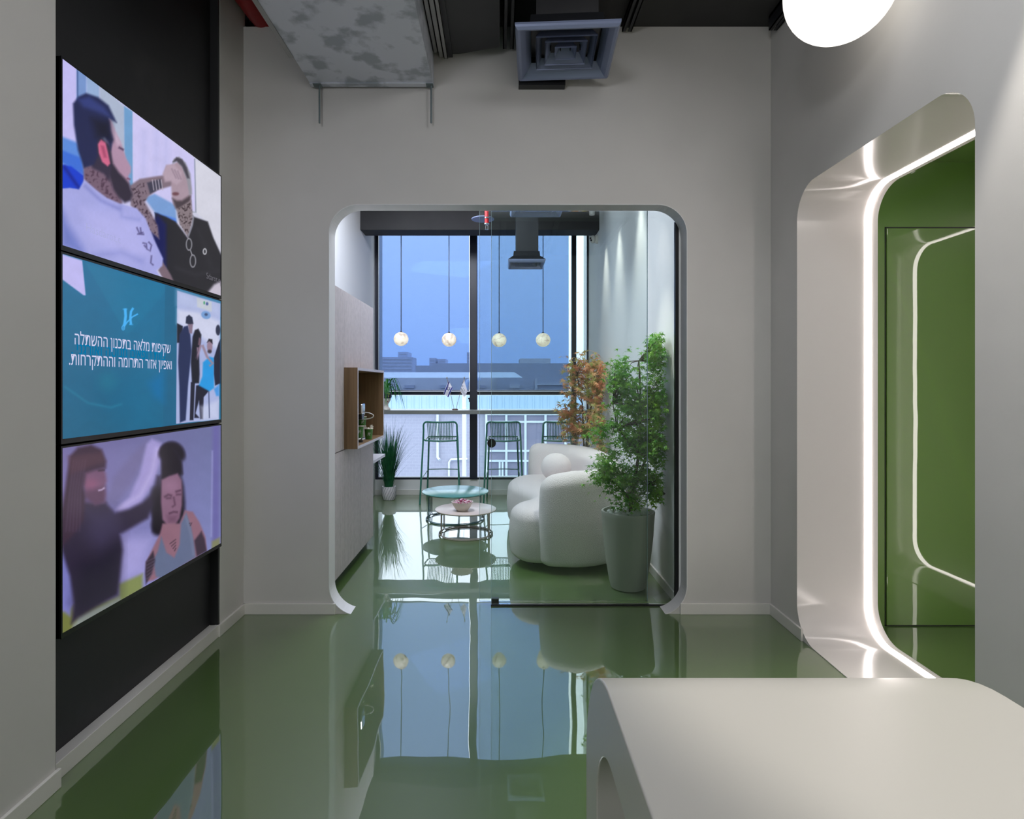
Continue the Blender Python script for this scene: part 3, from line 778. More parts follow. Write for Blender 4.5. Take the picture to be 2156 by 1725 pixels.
TVY0, TVY1 = 2.083, 3.285
tvs = [(1.873, 2.555, paint1, (100, 100), 400 / 1278, 'top wall screen showing two tattooed men, one in white and one in black', 'flat wall screen, topmost of three, two men sitting'),
       (1.190, 1.868, paint2, (100, 520), 400 / 1643, 'x', ''),
       (0.506, 1.183, paint3, (100, 880), 400 / 1438, 'x', '')]
labels = ['topmost wall-mounted screen showing a bearded man in white beside a man in black',
          'middle wall-mounted screen with teal slide and white Hebrew lettering',
          'lowest wall-mounted screen showing a long-haired woman drying a curly-haired man']
WHITE_E = emitter('screen_text_white', (214, 214, 244), 0.95)
BLUE_E = emitter('screen_text_blue', (0, 122, 176), 0.95)
FAINT_E = emitter('screen_text_faint', (176, 178, 226), 0.95)
GREY_E = emitter('screen_text_grey', (110, 108, 116), 0.95)
for i, (z0, z1, fn, off, sc, _, _) in enumerate(tvs):
    r = thing('wall_screen', labels[i], 'television', (NI, (TVY0 + TVY1) / 2, z0), 'stacked screens on the black wall')
    b = MB(); b.bbox(NI + 0.001, TVX - 0.002, TVY0, TVY1, z0, z1, 0.003)
    b.build('housing', M['tv_plastic'], r)
    bz = MB(); e = 0.007; eb = 0.018
    bz.box(TVX - 0.002, TVX + 0.0015, TVY0, TVY1, z1 - e, z1); bz.box(TVX - 0.002, TVX + 0.0015, TVY0, TVY1, z0, z0 + eb)
    bz.box(TVX - 0.002, TVX + 0.0015, TVY0, TVY0 + e, z0 + eb, z1 - e); bz.box(TVX - 0.002, TVX + 0.0015, TVY1 - e, TVY1, z0 + eb, z1 - e)
    bz.build('bezel', M['tv_plastic'], r)
    s = make_screen(z0 + eb, z1 - e, TVY0 + e, TVY1 - e, fn, r, off, sc)
    X_ = TVX + 0.0012
    if i == 1:
        text_obj('שקיפות מלאה בתכנון ההשתלה'[::-1], 'caption', WHITE_E, s, 0.066, (X_, 2.150, 1.546), (0, 1, 0), (0, 0, 1), width=0.626)
        text_obj('ואפיון אזור התרומה וההתקרחות.'[::-1], 'caption', WHITE_E, s, 0.066, (X_, 2.122, 1.471), (0, 1, 0), (0, 0, 1), width=0.664)
        text_obj('צוות רופאים מנוסה ואורגני .'[::-1], 'caption', BLUE_E, s, 0.062, (X_ - 0.0005, 2.135, 1.511), (0, 1, 0), (0, 0, 1), width=0.600)
    if i == 0:
        text_obj('Hasdarot.c', 'caption', FAINT_E, s, 0.045, (X_, 2.21, 1.972), (0, 1, 0), (0, 0, 1), width=0.2)
        text_obj('Sdarot.c', 'caption', GREY_E, s, 0.045, (X_, 3.115, 1.958), (0, 1, 0), (0, 0, 1), width=0.15)

# ================================================================ CEILING SERVICES
# galvanised duct
r = thing('air_duct', 'large galvanised steel air duct running under the ceiling to the wall', 'duct', (-0.78, 2.0, 3.21))
b = MB(); b.box(-1.14, -0.402, -2.0, 3.575, 3.212, H - 0.001); b.build('duct_body', M['galv'], r)
b = MB(); b.box(-1.163, -1.139, -2.0, 3.28, 3.205, 3.235); b.build('seam', M['steel'], r)
b = MB(); b.box(-1.142, -0.40, 3.56, 3.60, 3.206, 3.56); b.build('flange', M['galv'], r)
for x in (-1.085, -0.412):
    b = MB(); b.box(x - 0.035 if x < -1 else x - .03, x + 0.012, 3.553, 3.6, 3.200, 3.206); b.build('bracket', M['rod'], r)
    b = MB(); b.tube([(x, 3.575, 2.975), (x, 3.575, 3.21)], 0.0055, 8); b.build('threaded_rod', M['rod'], r)
# steel channels right of the duct
for k, (x0, x1, z0, w) in enumerate(((-0.398, -0.372, 3.40, 0), (-0.366, -0.338, 3.375, 0), (-0.334, -0.312, 3.365, 0))):
    b = MB(); b.box(x0, x1, -2.0, 3.58, z0, z0 + 0.012); b.box(x0, x0 + 0.003, -2.0, 3.58, z0, H - 0.001); b.box(x1 - 0.003, x1, -2.0, 3.58, z0, z0 + 0.05)
    solid(b, 'steel_channel', ['thin steel channel touching the duct side', 'middle steel channel between duct and black boxing', 'steel channel next to the black boxing'][k], 'channel', M['steel'], 'steel channels beside the duct')
# black boxing
b = MB()
poly = [(-0.31, -2.0), (0.0, -2.0), (0.0, 3.53), (-0.045, 3.54), (-0.25, 3.60), (-0.31, 3.60)]
vs = [(x, y, z) for z in (3.405, H) for x, y in poly]
n = len(poly)
b.add(vs, [tuple(reversed(range(n))), tuple(range(n, 2 * n))] + [(i, (i + 1) % n, n + (i + 1) % n, n + i) for i in range(n)])
r = thing('ceiling_boxing', 'black flat-bottomed boxing with slanted end left of the square vent', 'ceiling duct', (-0.15, 2, 3.405))
b.build('panel', M['duct_black'], r)
b = MB(); b.box(-0.313, -0.285, -2.0, 3.61, 3.39, 3.408); b.build('edge_channel', M['black_metal'], r)
def channel(x0, x1, z0, y1, lab):
    b = MB(); b.box(x0, x1, -2.0, y1, H - 0.02, H - 0.001); b.box(x0, x0 + 0.006, -2.0, y1, z0, H); b.box(x1 - 0.006, x1, -2.0, y1, z0, H)
    b.box(x0, x0 + 0.022, -2.0, y1, z0, z0 + 0.006); b.box(x1 - 0.022, x1, -2.0, y1, z0, z0 + 0.006)
    solid(b, 'ceiling_channel', lab, 'channel', M['black_metal'], 'black ceiling channels')
channel(0.02, 0.085, 3.43, 3.59, 'black ceiling channel just left of the square vent')
channel(0.74, 0.80, 3.54, 3.60, 'thin black ceiling channel just right of the square vent')
channel(1.595, 1.645, 3.50, 3.52, 'black ceiling channel beside the glowing globe')
# ceiling panel joints
# red pipe
b = MB(); b.tube([(-1.47, -2.0, 3.64), (-1.47, 3.35, 3.64), (-1.465, 3.5, 3.64), (-1.45, 3.72, 3.64)], 0.062, 20)
solid(b, 'red_pipe', 'thick red sprinkler pipe above the top of the far wall', 'pipe', M['red'])

# square diffusers
def diffuser(cx, cy, z, w, neck, ztop, label, far=False):
    r = thing('air_diffuser', label, 'air vent', (cx, cy, z), 'square ceiling air vents')
    f = MB()
    h = w / 2
    # curved outer rim: profile from outer top lip down and inwards
    prof = [(h, 0.032), (h * 1.0, 0.022), (h * 0.985, 0.012), (h * 0.95, 0.0), (h * 0.90, 0.003), (h * 0.80, 0.03), (h * 0.70, 0.07)]
    def sq(prof, mbx):
        vs, fs = [], []
        for (a, zz) in prof:
            vs += [(cx - a, cy - a, z + zz), (cx + a, cy - a, z + zz), (cx + a, cy + a, z + zz), (cx - a, cy + a, z + zz)]
        for i in range(len(prof) - 1):
            for k in range(4):
                fs.append((4 * i + k, 4 * i + (k + 1) % 4, 4 * i + 4 + (k + 1) % 4, 4 * i + 4 + k))
        mbx.add(vs, fs, False)
    sq(prof, f)
    f.build('rim', M['diff'], r)
    for (a0, a1) in ((0.60, 0.50), (0.42, 0.30), (0.22, 0.12)):
        v_ = MB(); sq([(h * a0 * 0.985, 0.018), (h * a0, 0.012), (h * a0 * 1.0, 0.02), (h * a1, 0.065), (h * a1 * 0.97, 0.065), (h * a0 * 0.96, 0.02)], v_)
        v_.build('vane', M['diff'], r)
    pl = MB(); pl.box(cx - h * .7, cx + h * .7, cy - h * .7, cy + h * .7, z + 0.105, z + 0.11); pl.box(cx - h, cx + h, cy - h, cy + h, z + 0.053, z + 0.058) if False else None
    for xx in (-.3, -.1, .1, .3): pl.tube([(cx + xx * w * .5, cy, z + 0.11), (cx + xx * w * .5, cy, z + 0.03)], 0.003, 6)
    pl.build('damper', M['blackp'], r)
    sk = MB()
    sq([(h * .70, 0.07), (h * 0.70, 0.112)], sk); sq([(h, 0.032), (h * 0.72, 0.075), (h * .7, .12)], sk)
    sk.build('collar', M['black_metal'], r)
    nk = MB(); nk.box(cx + neck[0], cx + neck[1], cy + neck[2], cy + neck[3], z + 0.10, ztop)
    nk.build('neck', M['duct_black'], r)
    return r
dv = diffuser(0.362, 3.275, 3.2125, 0.538, (-0.16, 0.165, -0.165, 0.16), H, 'large square black air vent hanging in the entrance')
dv.rotation_euler.z = -0.06
diffuser(0.315, 5.0, 2.87, 0.45, (-0.14, 0.14, -0.14, 0.14), H, 'square vent just above the opening edge inside the lounge')
diffuser(0.262, 5.88, 2.575, 0.36, (-0.103, 0.115, -0.10, 0.10), H, 'small square vent on a long black drop in front of the blind')
b = MB(); b.box(0.115, 0.395, 3.565, 3.622, 3.20, 3.40)
solid(b, 'branch_duct', 'short black duct entering the wall behind the entrance vent', 'duct', M['black_gasket'])

# globe lamp in the foreground
gc = (1.405, 2.45, 3.04)
r = thing('globe_lamp', 'large glowing white globe lamp hanging at the top right', 'lamp', gc)
b = MB(); b.sphere(gc, 0.215, 48); b.build('lamp_shade', M['globe'], r)
b = MB(); b.lathe([(0.03, 0), (0.03, 0.05), (0.012, 0.06)], (gc[0], gc[1], gc[2] + 0.212), 20); b.build('cap', M['black_metal'], r)
b = MB(); b.tube([(gc[0], gc[1], gc[2] + 0.22), (gc[0], gc[1], H)], 0.003, 8); b.build('cord', M['blackp'], r)

# ================================================================ RECEPTION DESK
def arch_profile(R, zt, yfar, ynear, n=16):
    pts = [(yfar, 0.0)]
    for k in range(n + 1):
        a = PI / 2 * k / n
        pts.append((yfar - R + R * math.cos(a), zt - R + R * math.sin(a)))
    for k in range(n + 1):
        a = PI / 2 + PI / 2 * k / n
        pts.append((ynear + R + R * math.cos(a), zt - R + R * math.sin(a)))
    pts.append((ynear, 0.0))
    return pts
DX0, DX1 = 0.229, 1.056
out = arch_profile(0.335, 0.75, 1.572, 0.20)
inn = arch_profile(0.20, 0.605, 1.408, 0.36)
mb = MB(); n = len(out)
bev = 0.006
rings = []
def ring(pts, x): return [(x, p[0], p[1]) for p in pts]
vs = ring(out, DX0) + ring(inn, DX0) + ring(out, DX1) + ring(inn, DX1)
fs = []; 
for i in range(n - 1):
    fs.append((i, n + i, n + i + 1, i + 1)); fs.append((2 * n + i, 2 * n + i + 1, 3 * n + i + 1, 3 * n + i))
mb.add(vs, fs, False)
fs = []
for i in range(n - 1):
    fs.append((i, i + 1, 2 * n + i + 1, 2 * n + i)); fs.append((n + i, 3 * n + i, 3 * n + i + 1, n + i + 1))
fs += [(0, 2 * n, 3 * n, n), (n - 1, 2 * n - 1, 4 * n - 1, 3 * n - 1)]
mb.add(vs, fs, True)
desk = solid(mb, 'reception_desk', 'white seamless arched desk filling the lower right corner', 'desk', M['desk'])
bm = bmesh.new(); bm.from_mesh(desk.data); bmesh.ops.remove_doubles(bm, verts=bm.verts[:], dist=1e-5)
bmesh.ops.recalc_face_normals(bm, faces=bm.faces[:]); bm.to_mesh(desk.data); bm.free()
desk.data.set_sharp_from_angle(angle=math.radians(35))
bv = desk.modifiers.new('edge', 'BEVEL'); bv.width = 0.004; bv.segments = 3; bv.limit_method = 'ANGLE'; bv.angle_limit = math.radians(50)

# ================================================================ GLASS DOOR
r = thing('glass_door', 'sliding frameless glass door standing across the right part of the opening', 'door', (0.5, 3.80, 0))
b = MB(); b.box(-0.128, 0.945, 3.80, 3.810, 0.012, 2.56); b.build('pane', M['glassdoor'], r)
b = MB(); b.box(-0.1295, -0.1275, 3.799, 3.811, 0.012, 2.56); b.box(0.945, 0.947, 3.799, 3.811, 0.012, 2.56); b.build('polished_edge', M['gedge'], r)
b = MB()
kx, kz = (1035 - PX) / F * 3.80, CAMH - (933 - PY) / F * 3.80
b.lathe([(0.0005, -0.021), (0.024, -0.021), (0.028, -0.017), (0.028, 0.0)], (kx, 3.80, kz), 32, axis='y'); b.build('door_knob', M['blackp'], r)
b = MB(); b.bbox(-0.052, -0.005, 3.795, 3.83, 0.0, 0.03, 0.003); b.build('floor_guide', M['blackp'], r)
r = thing('glass_panel', 'fixed clear glass panel in front of the sofa and potted tree', 'glass panel', (0.6, 3.76, 0))
b = MB(); b.box(-0.052, 1.133, 3.757, 3.767, 0.012, 2.50); b.build('pane', M['glassdoor'], r)
b = MB(); b.box(-0.0535, -0.0515, 3.756, 3.768, 0.014, 2.50); b.build('polished_edge', M['gedge'], r)
b = MB(); b.box(-0.055, 1.125, 3.745, 3.757, 0.0, 0.009); b.build('floor_track', M['black_gasket'], r)
b = MB(); b.box(1.108, 1.1295, 3.745, 3.772, 0.03, 2.43); b.build('edge_seal', M['black_gasket'], r)

# ================================================================ FLUTED CABINETS
r = thing('fluted_cabinet', 'tall pale fluted cabinet run along the left lounge wall', 'cabinet', (-1.3, 4.5, 0))
CX = -1.122
def fluted(y0, y1, z0, z1, name):
    m_ = MB()
    pitch = 0.0172; nn = max(1, round((y1 - y0) / pitch)); p = (y1 - y0) / nn
    prof = []
    for k in range(nn):
        ya = y0 + k * p
        prof += [(ya, -0.006), (ya + p * 0.16, -0.006), (ya + p * 0.22, 0.0), (ya + p * 0.94, 0.0)]
    prof.append((y1, -0.006))
    vs = [(CX + x, y, z) for z in (z0, z1) for y, x in prof]
    q = len(prof)
    m_.add(vs, [(i, i + 1, q + i + 1, q + i) for i in range(q - 1)])
    m_.box(CX - 0.02, CX - 0.0062, y0, y1, z0, z1)
    m_.build(name, M['cabinet'], r)
b = MB(); b.box(SX0 + 0.001, CX - 0.022, BY2 + 0.03, 4.30, 0.0605, 2.074); b.box(SX0 + 0.001, CX - 0.022, 4.30, 5.262, 0.0605, 0.925)
b.box(SX0 + 0.001, CX - 0.022, 4.30, 5.262, 1.525, 2.074); b.box(SX0 + 0.001, -1.38, 4.30, 5.262, 0.925, 1.525)
b.box(SX0 + 0.001, CX, 5.262, 5.266, 0.0605, 2.077)
b.build('carcass', M['cabinet'], r)
b = MB(); b.box(SX0 + 0.001, CX - 0.05, BY2 + 0.03, 5.24, 0.0, 0.06); b.build('plinth', M['cab_dark'], r)
jo = [BY2 + 0.03, 4.283, 4.797, 5.262]
for k in range(3):
    fluted(jo[k] + 0.002, jo[k + 1] - 0.002, 0.061, 0.926, 'door')
    fluted(jo[k] + 0.002, jo[k + 1] - 0.002, 0.934 if k == 0 else 1.525, 2.077, 'door')
# coffee niche box
r2 = thing('coffee_niche', 'brown oak open box set into the fluted cabinet, holding the coffee things', 'shelf box', (-1.15, 4.76, 0.932))
NX = -1.025; t_ = 0.02; Y0, Y1, Z0, Z1 = 4.283, 5.250, 0.934, 1.523
for nm, bx in (('side_panel', (-1.36, NX, Y0, Y0 + t_, Z0, Z1)), ('side_panel', (-1.36, NX, Y1 - t_, Y1, Z0, Z1)), ('top_panel', (-1.36, NX, Y0 + t_, Y1 - t_, Z1 - t_, Z1)),
               ('bottom_panel', (-1.36, NX, Y0 + t_, Y1 - t_, Z0, Z0 + t_)), ('back_panel', (-1.372, -1.36, Y0, Y1, Z0, Z1))):
    b = MB(); b.box(*bx); b.build(nm, M['wood'], r2)
b = MB(); e0, e1 = NX, NX + 0.0015
b.box(e0, e1, Y0, Y0 + t_, Z0, Z1); b.box(e0, e1, Y1 - t_, Y1, Z0, Z1); b.box(e0, e1, Y0 + t_, Y1 - t_, Z1 - t_, Z1); b.box(e0, e1, Y0 + t_, Y1 - t_, Z0, Z0 + t_)
b.build('edge_band', M['edge'], r2, label='pale edge band')
zb = Z0 + t_
# espresso machine (only its right edge shows past the box side)
r = thing('espresso_machine', 'chrome espresso machine inside the oak box, mostly hidden behind its side', 'coffee machine', (-1.20, 4.62, zb))
b = MB(); b.bbox(-1.345, -1.125, 4.52, 4.74, zb + 0.01, zb + 0.06, 0.008); b.bbox(-1.345, -1.13, 4.55, 4.74, zb + 0.06, zb + 0.30, 0.01); b.build('housing', M['chrome'], r)
b = MB(); b.bbox(-1.12, -1.055, 4.56, 4.66, zb + 0.215, zb + 0.30, 0.01); b.build('brew_head', M['chrome'], r)
b = MB(); b.bbox(-1.11, -1.06, 4.57, 4.65, zb + 0.175, zb + 0.213, 0.006); b.build('group_ring', M['blackp'], r)
b = MB(); b.lathe([(0.05, 0), (0.055, 0.004), (0.055, 0.014), (0.05, 0.018)], (-1.098, 4.61, zb + 0.018), 28); b.build('drip_tray', M['chrome'], r)
b = MB(); b.lathe([(0.035, 0), (0.035, 0.018)], (-1.098, 4.61, zb), 20); b.build('foot', M['blackp'], r)
b = MB(); pts = []
for k in range(17):
    a = PI / 2 - PI * k / 16
    pts.append((-1.075 + 0.085 * math.cos(a), 4.66, zb + 0.20 + 0.027 * math.sin(a) + 0.0))
b.tube([(-1.10, 4.66, zb + 0.228)] + pts + [(-1.11, 4.66, zb + 0.173)], 0.004, 10); b.build('steam_tube', M['ceramic'], r)
b = MB(); b.sphere((-1.065, 4.655, zb + 0.222), 0.010, 14, (1, 1, 1.9)); b.build('knob', M['ceramic'], r)
def logo(mbx, cx, cy, cz, s, nrm=-1):
    for pts in ([(-.45, -.6), (-.3, -.3), (-.2, .2), (-.2, .6)], [(-.5, .0), (-.2, .05), (.2, .0), (.5, .2)], [(.35, .7), (.15, .2), (.1, -.5), (.35, -.55)]):
        mbx.tube([(cx + p[0] * s, cy, cz + p[1] * s) for p in pts], s * 0.09, 6)
def cup(x, y, z, label, sticks, name='paper_cup'):
    r = thing(name, label, 'cup', (x, y, z), 'green paper cups in the oak box')
    b = MB(); b.lathe([(0.026, 0), (0.027, 0.001), (0.034, 0.085), (0.033, 0.085), (0.026, 0.004)], (x, y, z), 28); b.build('cup_body', M['cup'], r)
    b = MB(); b.lathe([(0.034, 0), (0.0365, 0.002), (0.0365, 0.006), (0.033, 0.006)], (x, y, z + 0.083), 28); b.build('rim', M['paper'], r, label='white rolled rim')
    b = MB(); logo(b, x + 0.010, y - 0.0315, z + 0.045, 0.022); b.build('logo', M['ceramic'], r, label='white script mark')
    if sticks:
        b = MB()
        for k in range(7):
            a = k * 0.9; dx = math.cos(a) * 0.02; dy = math.sin(a) * 0.018
            w_ = 0.006
            p0 = Vector((x + dx * .3, y + dy * .3, z + 0.01)); p1 = Vector((x + dx * 1.7, y + dy * 1.5, z + 0.108 + 0.012 * math.sin(k * 2.3)))
            b.add([p0 + Vector((-w_, 0, 0)), p0 + Vector((w_, 0, 0)), p1 + Vector((w_, 0, 0)), p1 + Vector((-w_, 0, 0)),
                   p0 + Vector((-w_, .001, 0)), p0 + Vector((w_, .001, 0)), p1 + Vector((w_, .001, 0)), p1 + Vector((-w_, .001, 0))],
                  [(0, 1, 2, 3), (7, 6, 5, 4), (0, 4, 5, 1), (2, 6, 7, 3), (0, 3, 7, 4), (1, 5, 6, 2)])
        b.build('sachets', M['paper'], r)
cup(-1.092, 4.62, zb + 0.037, 'green paper cup standing on the espresso machine tray', False)
cup(-1.068, 4.84, zb, 'green paper cup stuffed with paper sachets, nearest the opening of the box', True)
cup(-1.150, 4.97, zb + 0.0905, 'green paper cup up on the white stand behind the others', False)
b = MB(); b.lathe([(0.036, 0), (0.037, 0.002), (0.037, 0.028), (0.034, 0.03), (0.037, 0.032), (0.037, 0.058), (0.034, 0.06), (0.037, 0.062), (0.036, 0.088), (0.03, 0.09)], (-1.150, 4.97, zb), 28)
solid(b, 'cup_stand', 'white ribbed stand holding a green cup at the back of the oak box', 'stand', M['ceramic'])
# low shelf beyond the cabinets
b = MB(); b.bbox(SX0, CX, 5.2665, 5.82, 0.695, 0.722, 0.002)
solid(b, 'wall_shelf', 'pale shelf fixed beyond the cabinet end near the grass plant', 'shelf', M['edge'])

# ================================================================ BAR COUNTER AND STOOLS
b = MB(); b.bbox(SX0, SX1, 7.10, 7.40, 1.046, 1.092, 0.003)
solid(b, 'bar_counter', 'long thin grey bar counter in front of the window', 'counter', M['counter'])

def make_stool(cx, y0, label):
    """backrest side at y0 (towards the viewer)"""
    r = thing('bar_stool', label, 'bar stool', (cx, y0, 0), 'green bar stools at the counter')
    zs, zt = 0.742, 0.962
    hw = 0.200
    for s in (-1, 1):
        b = MB(); b.tube([(cx + s * 0.232, y0 - 0.10, 0.0), (cx + s * (hw + .004), y0 - 0.01, zs)], 0.0105, 10)
        b.build('leg', M['stool'], r)
        b = MB(); b.tube([(cx + s * 0.205, y0 + 0.40, 0.0), (cx + s * 0.172, y0 + 0.30, zs)], 0.0105, 10)
        b.build('leg', M['stool'], r)
    # back frame: up, round the corner, across, down; bowed towards the viewer
    pts = []
    rc = 0.045
    for s in (-1, 1):
        seg = [(s * (hw + .004), zs)]
        seg.append((s * hw * 0.985, zt - rc - 0.06))
        for k in range(7):
            a = PI / 2 * k / 6
            seg.append((s * (hw - rc + rc * math.cos(a)) * .985, zt - rc + rc * math.sin(a)))
        if s == 1: seg = seg[::-1]
        else: pass
        if s == -1: pts += seg + [(x * hw, zt - 0.004 * (1 - abs(x) ** 2)) for x in (-.5, -.25, 0, .25, .5)]
        else: pts += seg
    bowed = []
    for x, z in pts:
        bowed.append((cx + x, y0 - 0.01 - (0.035 * (z - zs) / (zt - zs)) - 0.03 * (1 - (x / hw) ** 2) * max(0, min(1, (z - zs) / (zt - zs))), z))
    b = MB(); b.tube(bowed, 0.0105, 10); b.build('back_frame', M['stool'], r)
    b = MB()
    ring_ = []
    for x, y in ((-.178, .0), (-.15, -.008), (0, -.028), (.15, -.008), (.178, .0), (.19, .05), (.185, .28), (.165, .315), (0, .325), (-.165, .315), (-.185, .28), (-.19, .05)):
        ring_.append((cx + x, y0 + y, zs - (0.012 if abs(x) < .1 and y < .1 else 0.006) + (0.02 if y > .2 else 0)))
    b.tube(ring_, 0.0095, 8, closed=True)
    b.tube([(cx - hw, y0 - 0.008, zs + 0.004), (cx - .17, y0 + .01, zs - .004)], 0.0085, 8); b.tube([(cx + hw, y0 - 0.008, zs + 0.004), (cx + .17, y0 + .01, zs - .004)], 0.0085, 8)
    b.build('seat_frame', M['stool'], r)
    N = 17
    b = MB(); b2 = MB()
    for k in range(N):
        u = -1 + 2 * k / (N - 1)
        xt = u * 0.152; xb = u * 0.142
        bow = 0.03 * (1 - u * u)
        b.tube([(cx + xt, y0 - 0.047 - bow * 0.98, zt - 0.008), (cx + (xt + xb) / 2, y0 - 0.028 - bow * .8, (zt + zs) / 2 + .02), (cx + xb, y0 - 0.005 - bow * .5, zs + 0.03), (cx + xb, y0 + 0.02, zs + 0.004)], 0.0042, 6)
        b2.tube([(cx + xb, y0 + 0.0, zs - 0.004), (cx + xb, y0 + 0.06, zs - 0.012), (cx + xb * 1.02, y0 + 0.2, zs - 0.010), (cx + xb * 1.05, y0 + 0.322, zs + 0.014)], 0.0042, 6)
    b.build('backrest', M['stool'], r); b2.build('seat', M['stool'], r)
    b = MB()
    for s in (-1, 1):
        b.tube([(cx + s * 0.222, y0 - 0.065, 0.29), (cx + s * 0.190, y0 + 0.355, 0.34)], 0.006, 8)
    b.tube([(cx - 0.192, y0 + 0.358, 0.345), (cx, y0 + 0.363, 0.349), (cx + 0.192, y0 + 0.358, 0.345)], 0.006, 8)
    b.build('footrest', M['stool'], r)
    return r
s0 = make_stool(-0.700, 7.03, 'green metal bar stool leftmost at the counter, left of the dark window post')
s1 = copy_tree(s0); s1.location.x = 0.045; s1['label'] = 'green metal bar stool in the middle, right of the dark window post'
s2 = copy_tree(s0); s2.location.x = 0.71; s2['label'] = 'green metal bar stool rightmost, half hidden behind the white sofa and orange tree'

# ================================================================ COFFEE TABLES
def coffee_table(cx, cy, zt, R, mtop, mwire, a_off, label, th=0.012):
    r = thing('coffee_table', label, 'coffee table', (cx, cy, 0), 'nested round coffee tables')
    b = MB(); b.lathe([(R - 0.012, zt - th - 0.004), (R - 0.003, zt - th), (R, zt - th * .5), (R - 0.001, zt - 0.002), (R - 0.004, zt)], (cx, cy, 0), 96)
    b.build('tabletop', mtop, r)
    rr = R * 0.875; rad = 0.0042; fl = 0.025
    legs = [a_off + PI / 6 + 0, PI - PI / 6 + a_off, PI + PI / 6 + a_off, 2 * PI - PI / 6 + a_off]
    for k in range(4):
        a0 = legs[k] + 0.035; a1 = legs[(k + 1) % 4] - 0.035
        if a1 < a0: a1 += 2 * PI
        P = lambda a, z, q=rr: (cx + q * math.cos(a), cy + q * math.sin(a), z)
        fa = fl / rr
        top = zt - th - 0.006
        pts = [P(a0, top, rr * 0.6), P(a0, top, rr - fl), P(a0, top - fl * .3, rr - fl * .3), P(a0, top - fl), P(a0, rad + fl)]
        pts += [P(a0 + fa * .3, rad + fl * .3), P(a0 + fa, rad)]
        for j in range(1, 24): pts.append(P(a0 + fa + (a1 - a0 - 2 * fa) * j / 24, rad))
        pts += [P(a1 - fa, rad), P(a1 - fa * .3, rad + fl * .3), P(a1, rad + fl), P(a1, top - fl), P(a1, top - fl * .3, rr - fl * .3), P(a1, top, rr - fl), P(a1, top, rr * .6)]
        b = MB(); b.tube(pts, rad, 8); b.build('leg_wire', mwire, r)
    b = MB(); b.tube([(cx + rr * math.cos(2 * PI * k / 64), cy + rr * math.sin(2 * PI * k / 64), rad * 3.3) for k in range(64)], rad, 8, closed=True)
    b.build('base_ring', mwire, r)
    return r
coffee_table(-0.462, 6.19, 0.292, 0.346, M['ttop_blue'], M['twire_blue'], 0.03, 'larger round blue-green coffee table behind the cream one')
coffee_table(-0.317, 5.56, 0.240, 0.286, M['ttop_cream'], M['twire_cream'], 0.0, 'smaller round cream coffee table carrying the candy bowl')
r = thing('candy_bowl', 'cream bowl of wrapped candies on the small cream table', 'bowl', (-0.344, 5.46, 0.2405))
bc = (-0.344, 5.46, 0.2405)
b = MB(); b.lathe([(0.045, 0), (0.052, 0.003), (0.075, 0.035), (0.098, 0.078), (0.100, 0.084), (0.096, 0.084), (0.072, 0.04), (0.048, 0.012), (0.001, 0.010)], bc, 48); b.build('bowl_body', M['bowl'], r)
rnd = random.Random(3)
for k in range(26):
    a = rnd.uniform(0, 6.28); q = 0.078 * math.sqrt(rnd.random()); x = bc[0] + q * math.cos(a); y = bc[1] + q * math.sin(a); z = bc[2] + 0.074 + 0.026 * (1 - q / 0.08) + rnd.uniform(0, .006)
    b = MB(); ax = rnd.uniform(0, 3.14); dx, dy = math.cos(ax), math.sin(ax)
    b.sphere((x, y, z), 0.011, 10, (1.3, 1, .8))
    for s in (-1, 1):
        b.add([(x + s * dx * .011, y + s * dy * .011, z), (x + s * dx * .024 - dy * .008, y + s * dy * .024 + dx * .008, z + .004), (x + s * dx * .024 + dy * .008, y + s * dy * .024 - dx * .008, z - .002), (x + s * dx * .024, y + s * dy * .024, z + .008)], [(0, 1, 3), (0, 3, 2), (0, 2, 1), (1, 2, 3)])
    solid(b, 'candy', 'pink and white wrapped candy heaped in the cream bowl', 'candy', M['candy'], 'candies in the bowl')

# ================================================================ SOFA
def smooth_loop(pts, n=6):
    out = []
    m = len(pts)
    for i in range(m):
        p0, p1, p2, p3 = [Vector(pts[(i + k) % m]) for k in (-1, 0, 1, 2)]
        for j in range(n):
            t = j / n
            out.append(0.5 * ((2 * p1) + (-p0 + p2) * t + (2 * p0 - 5 * p1 + 4 * p2 - p3) * t * t + (-p0 + 3 * p1 - 3 * p2 + p3) * t ** 3))
    return out

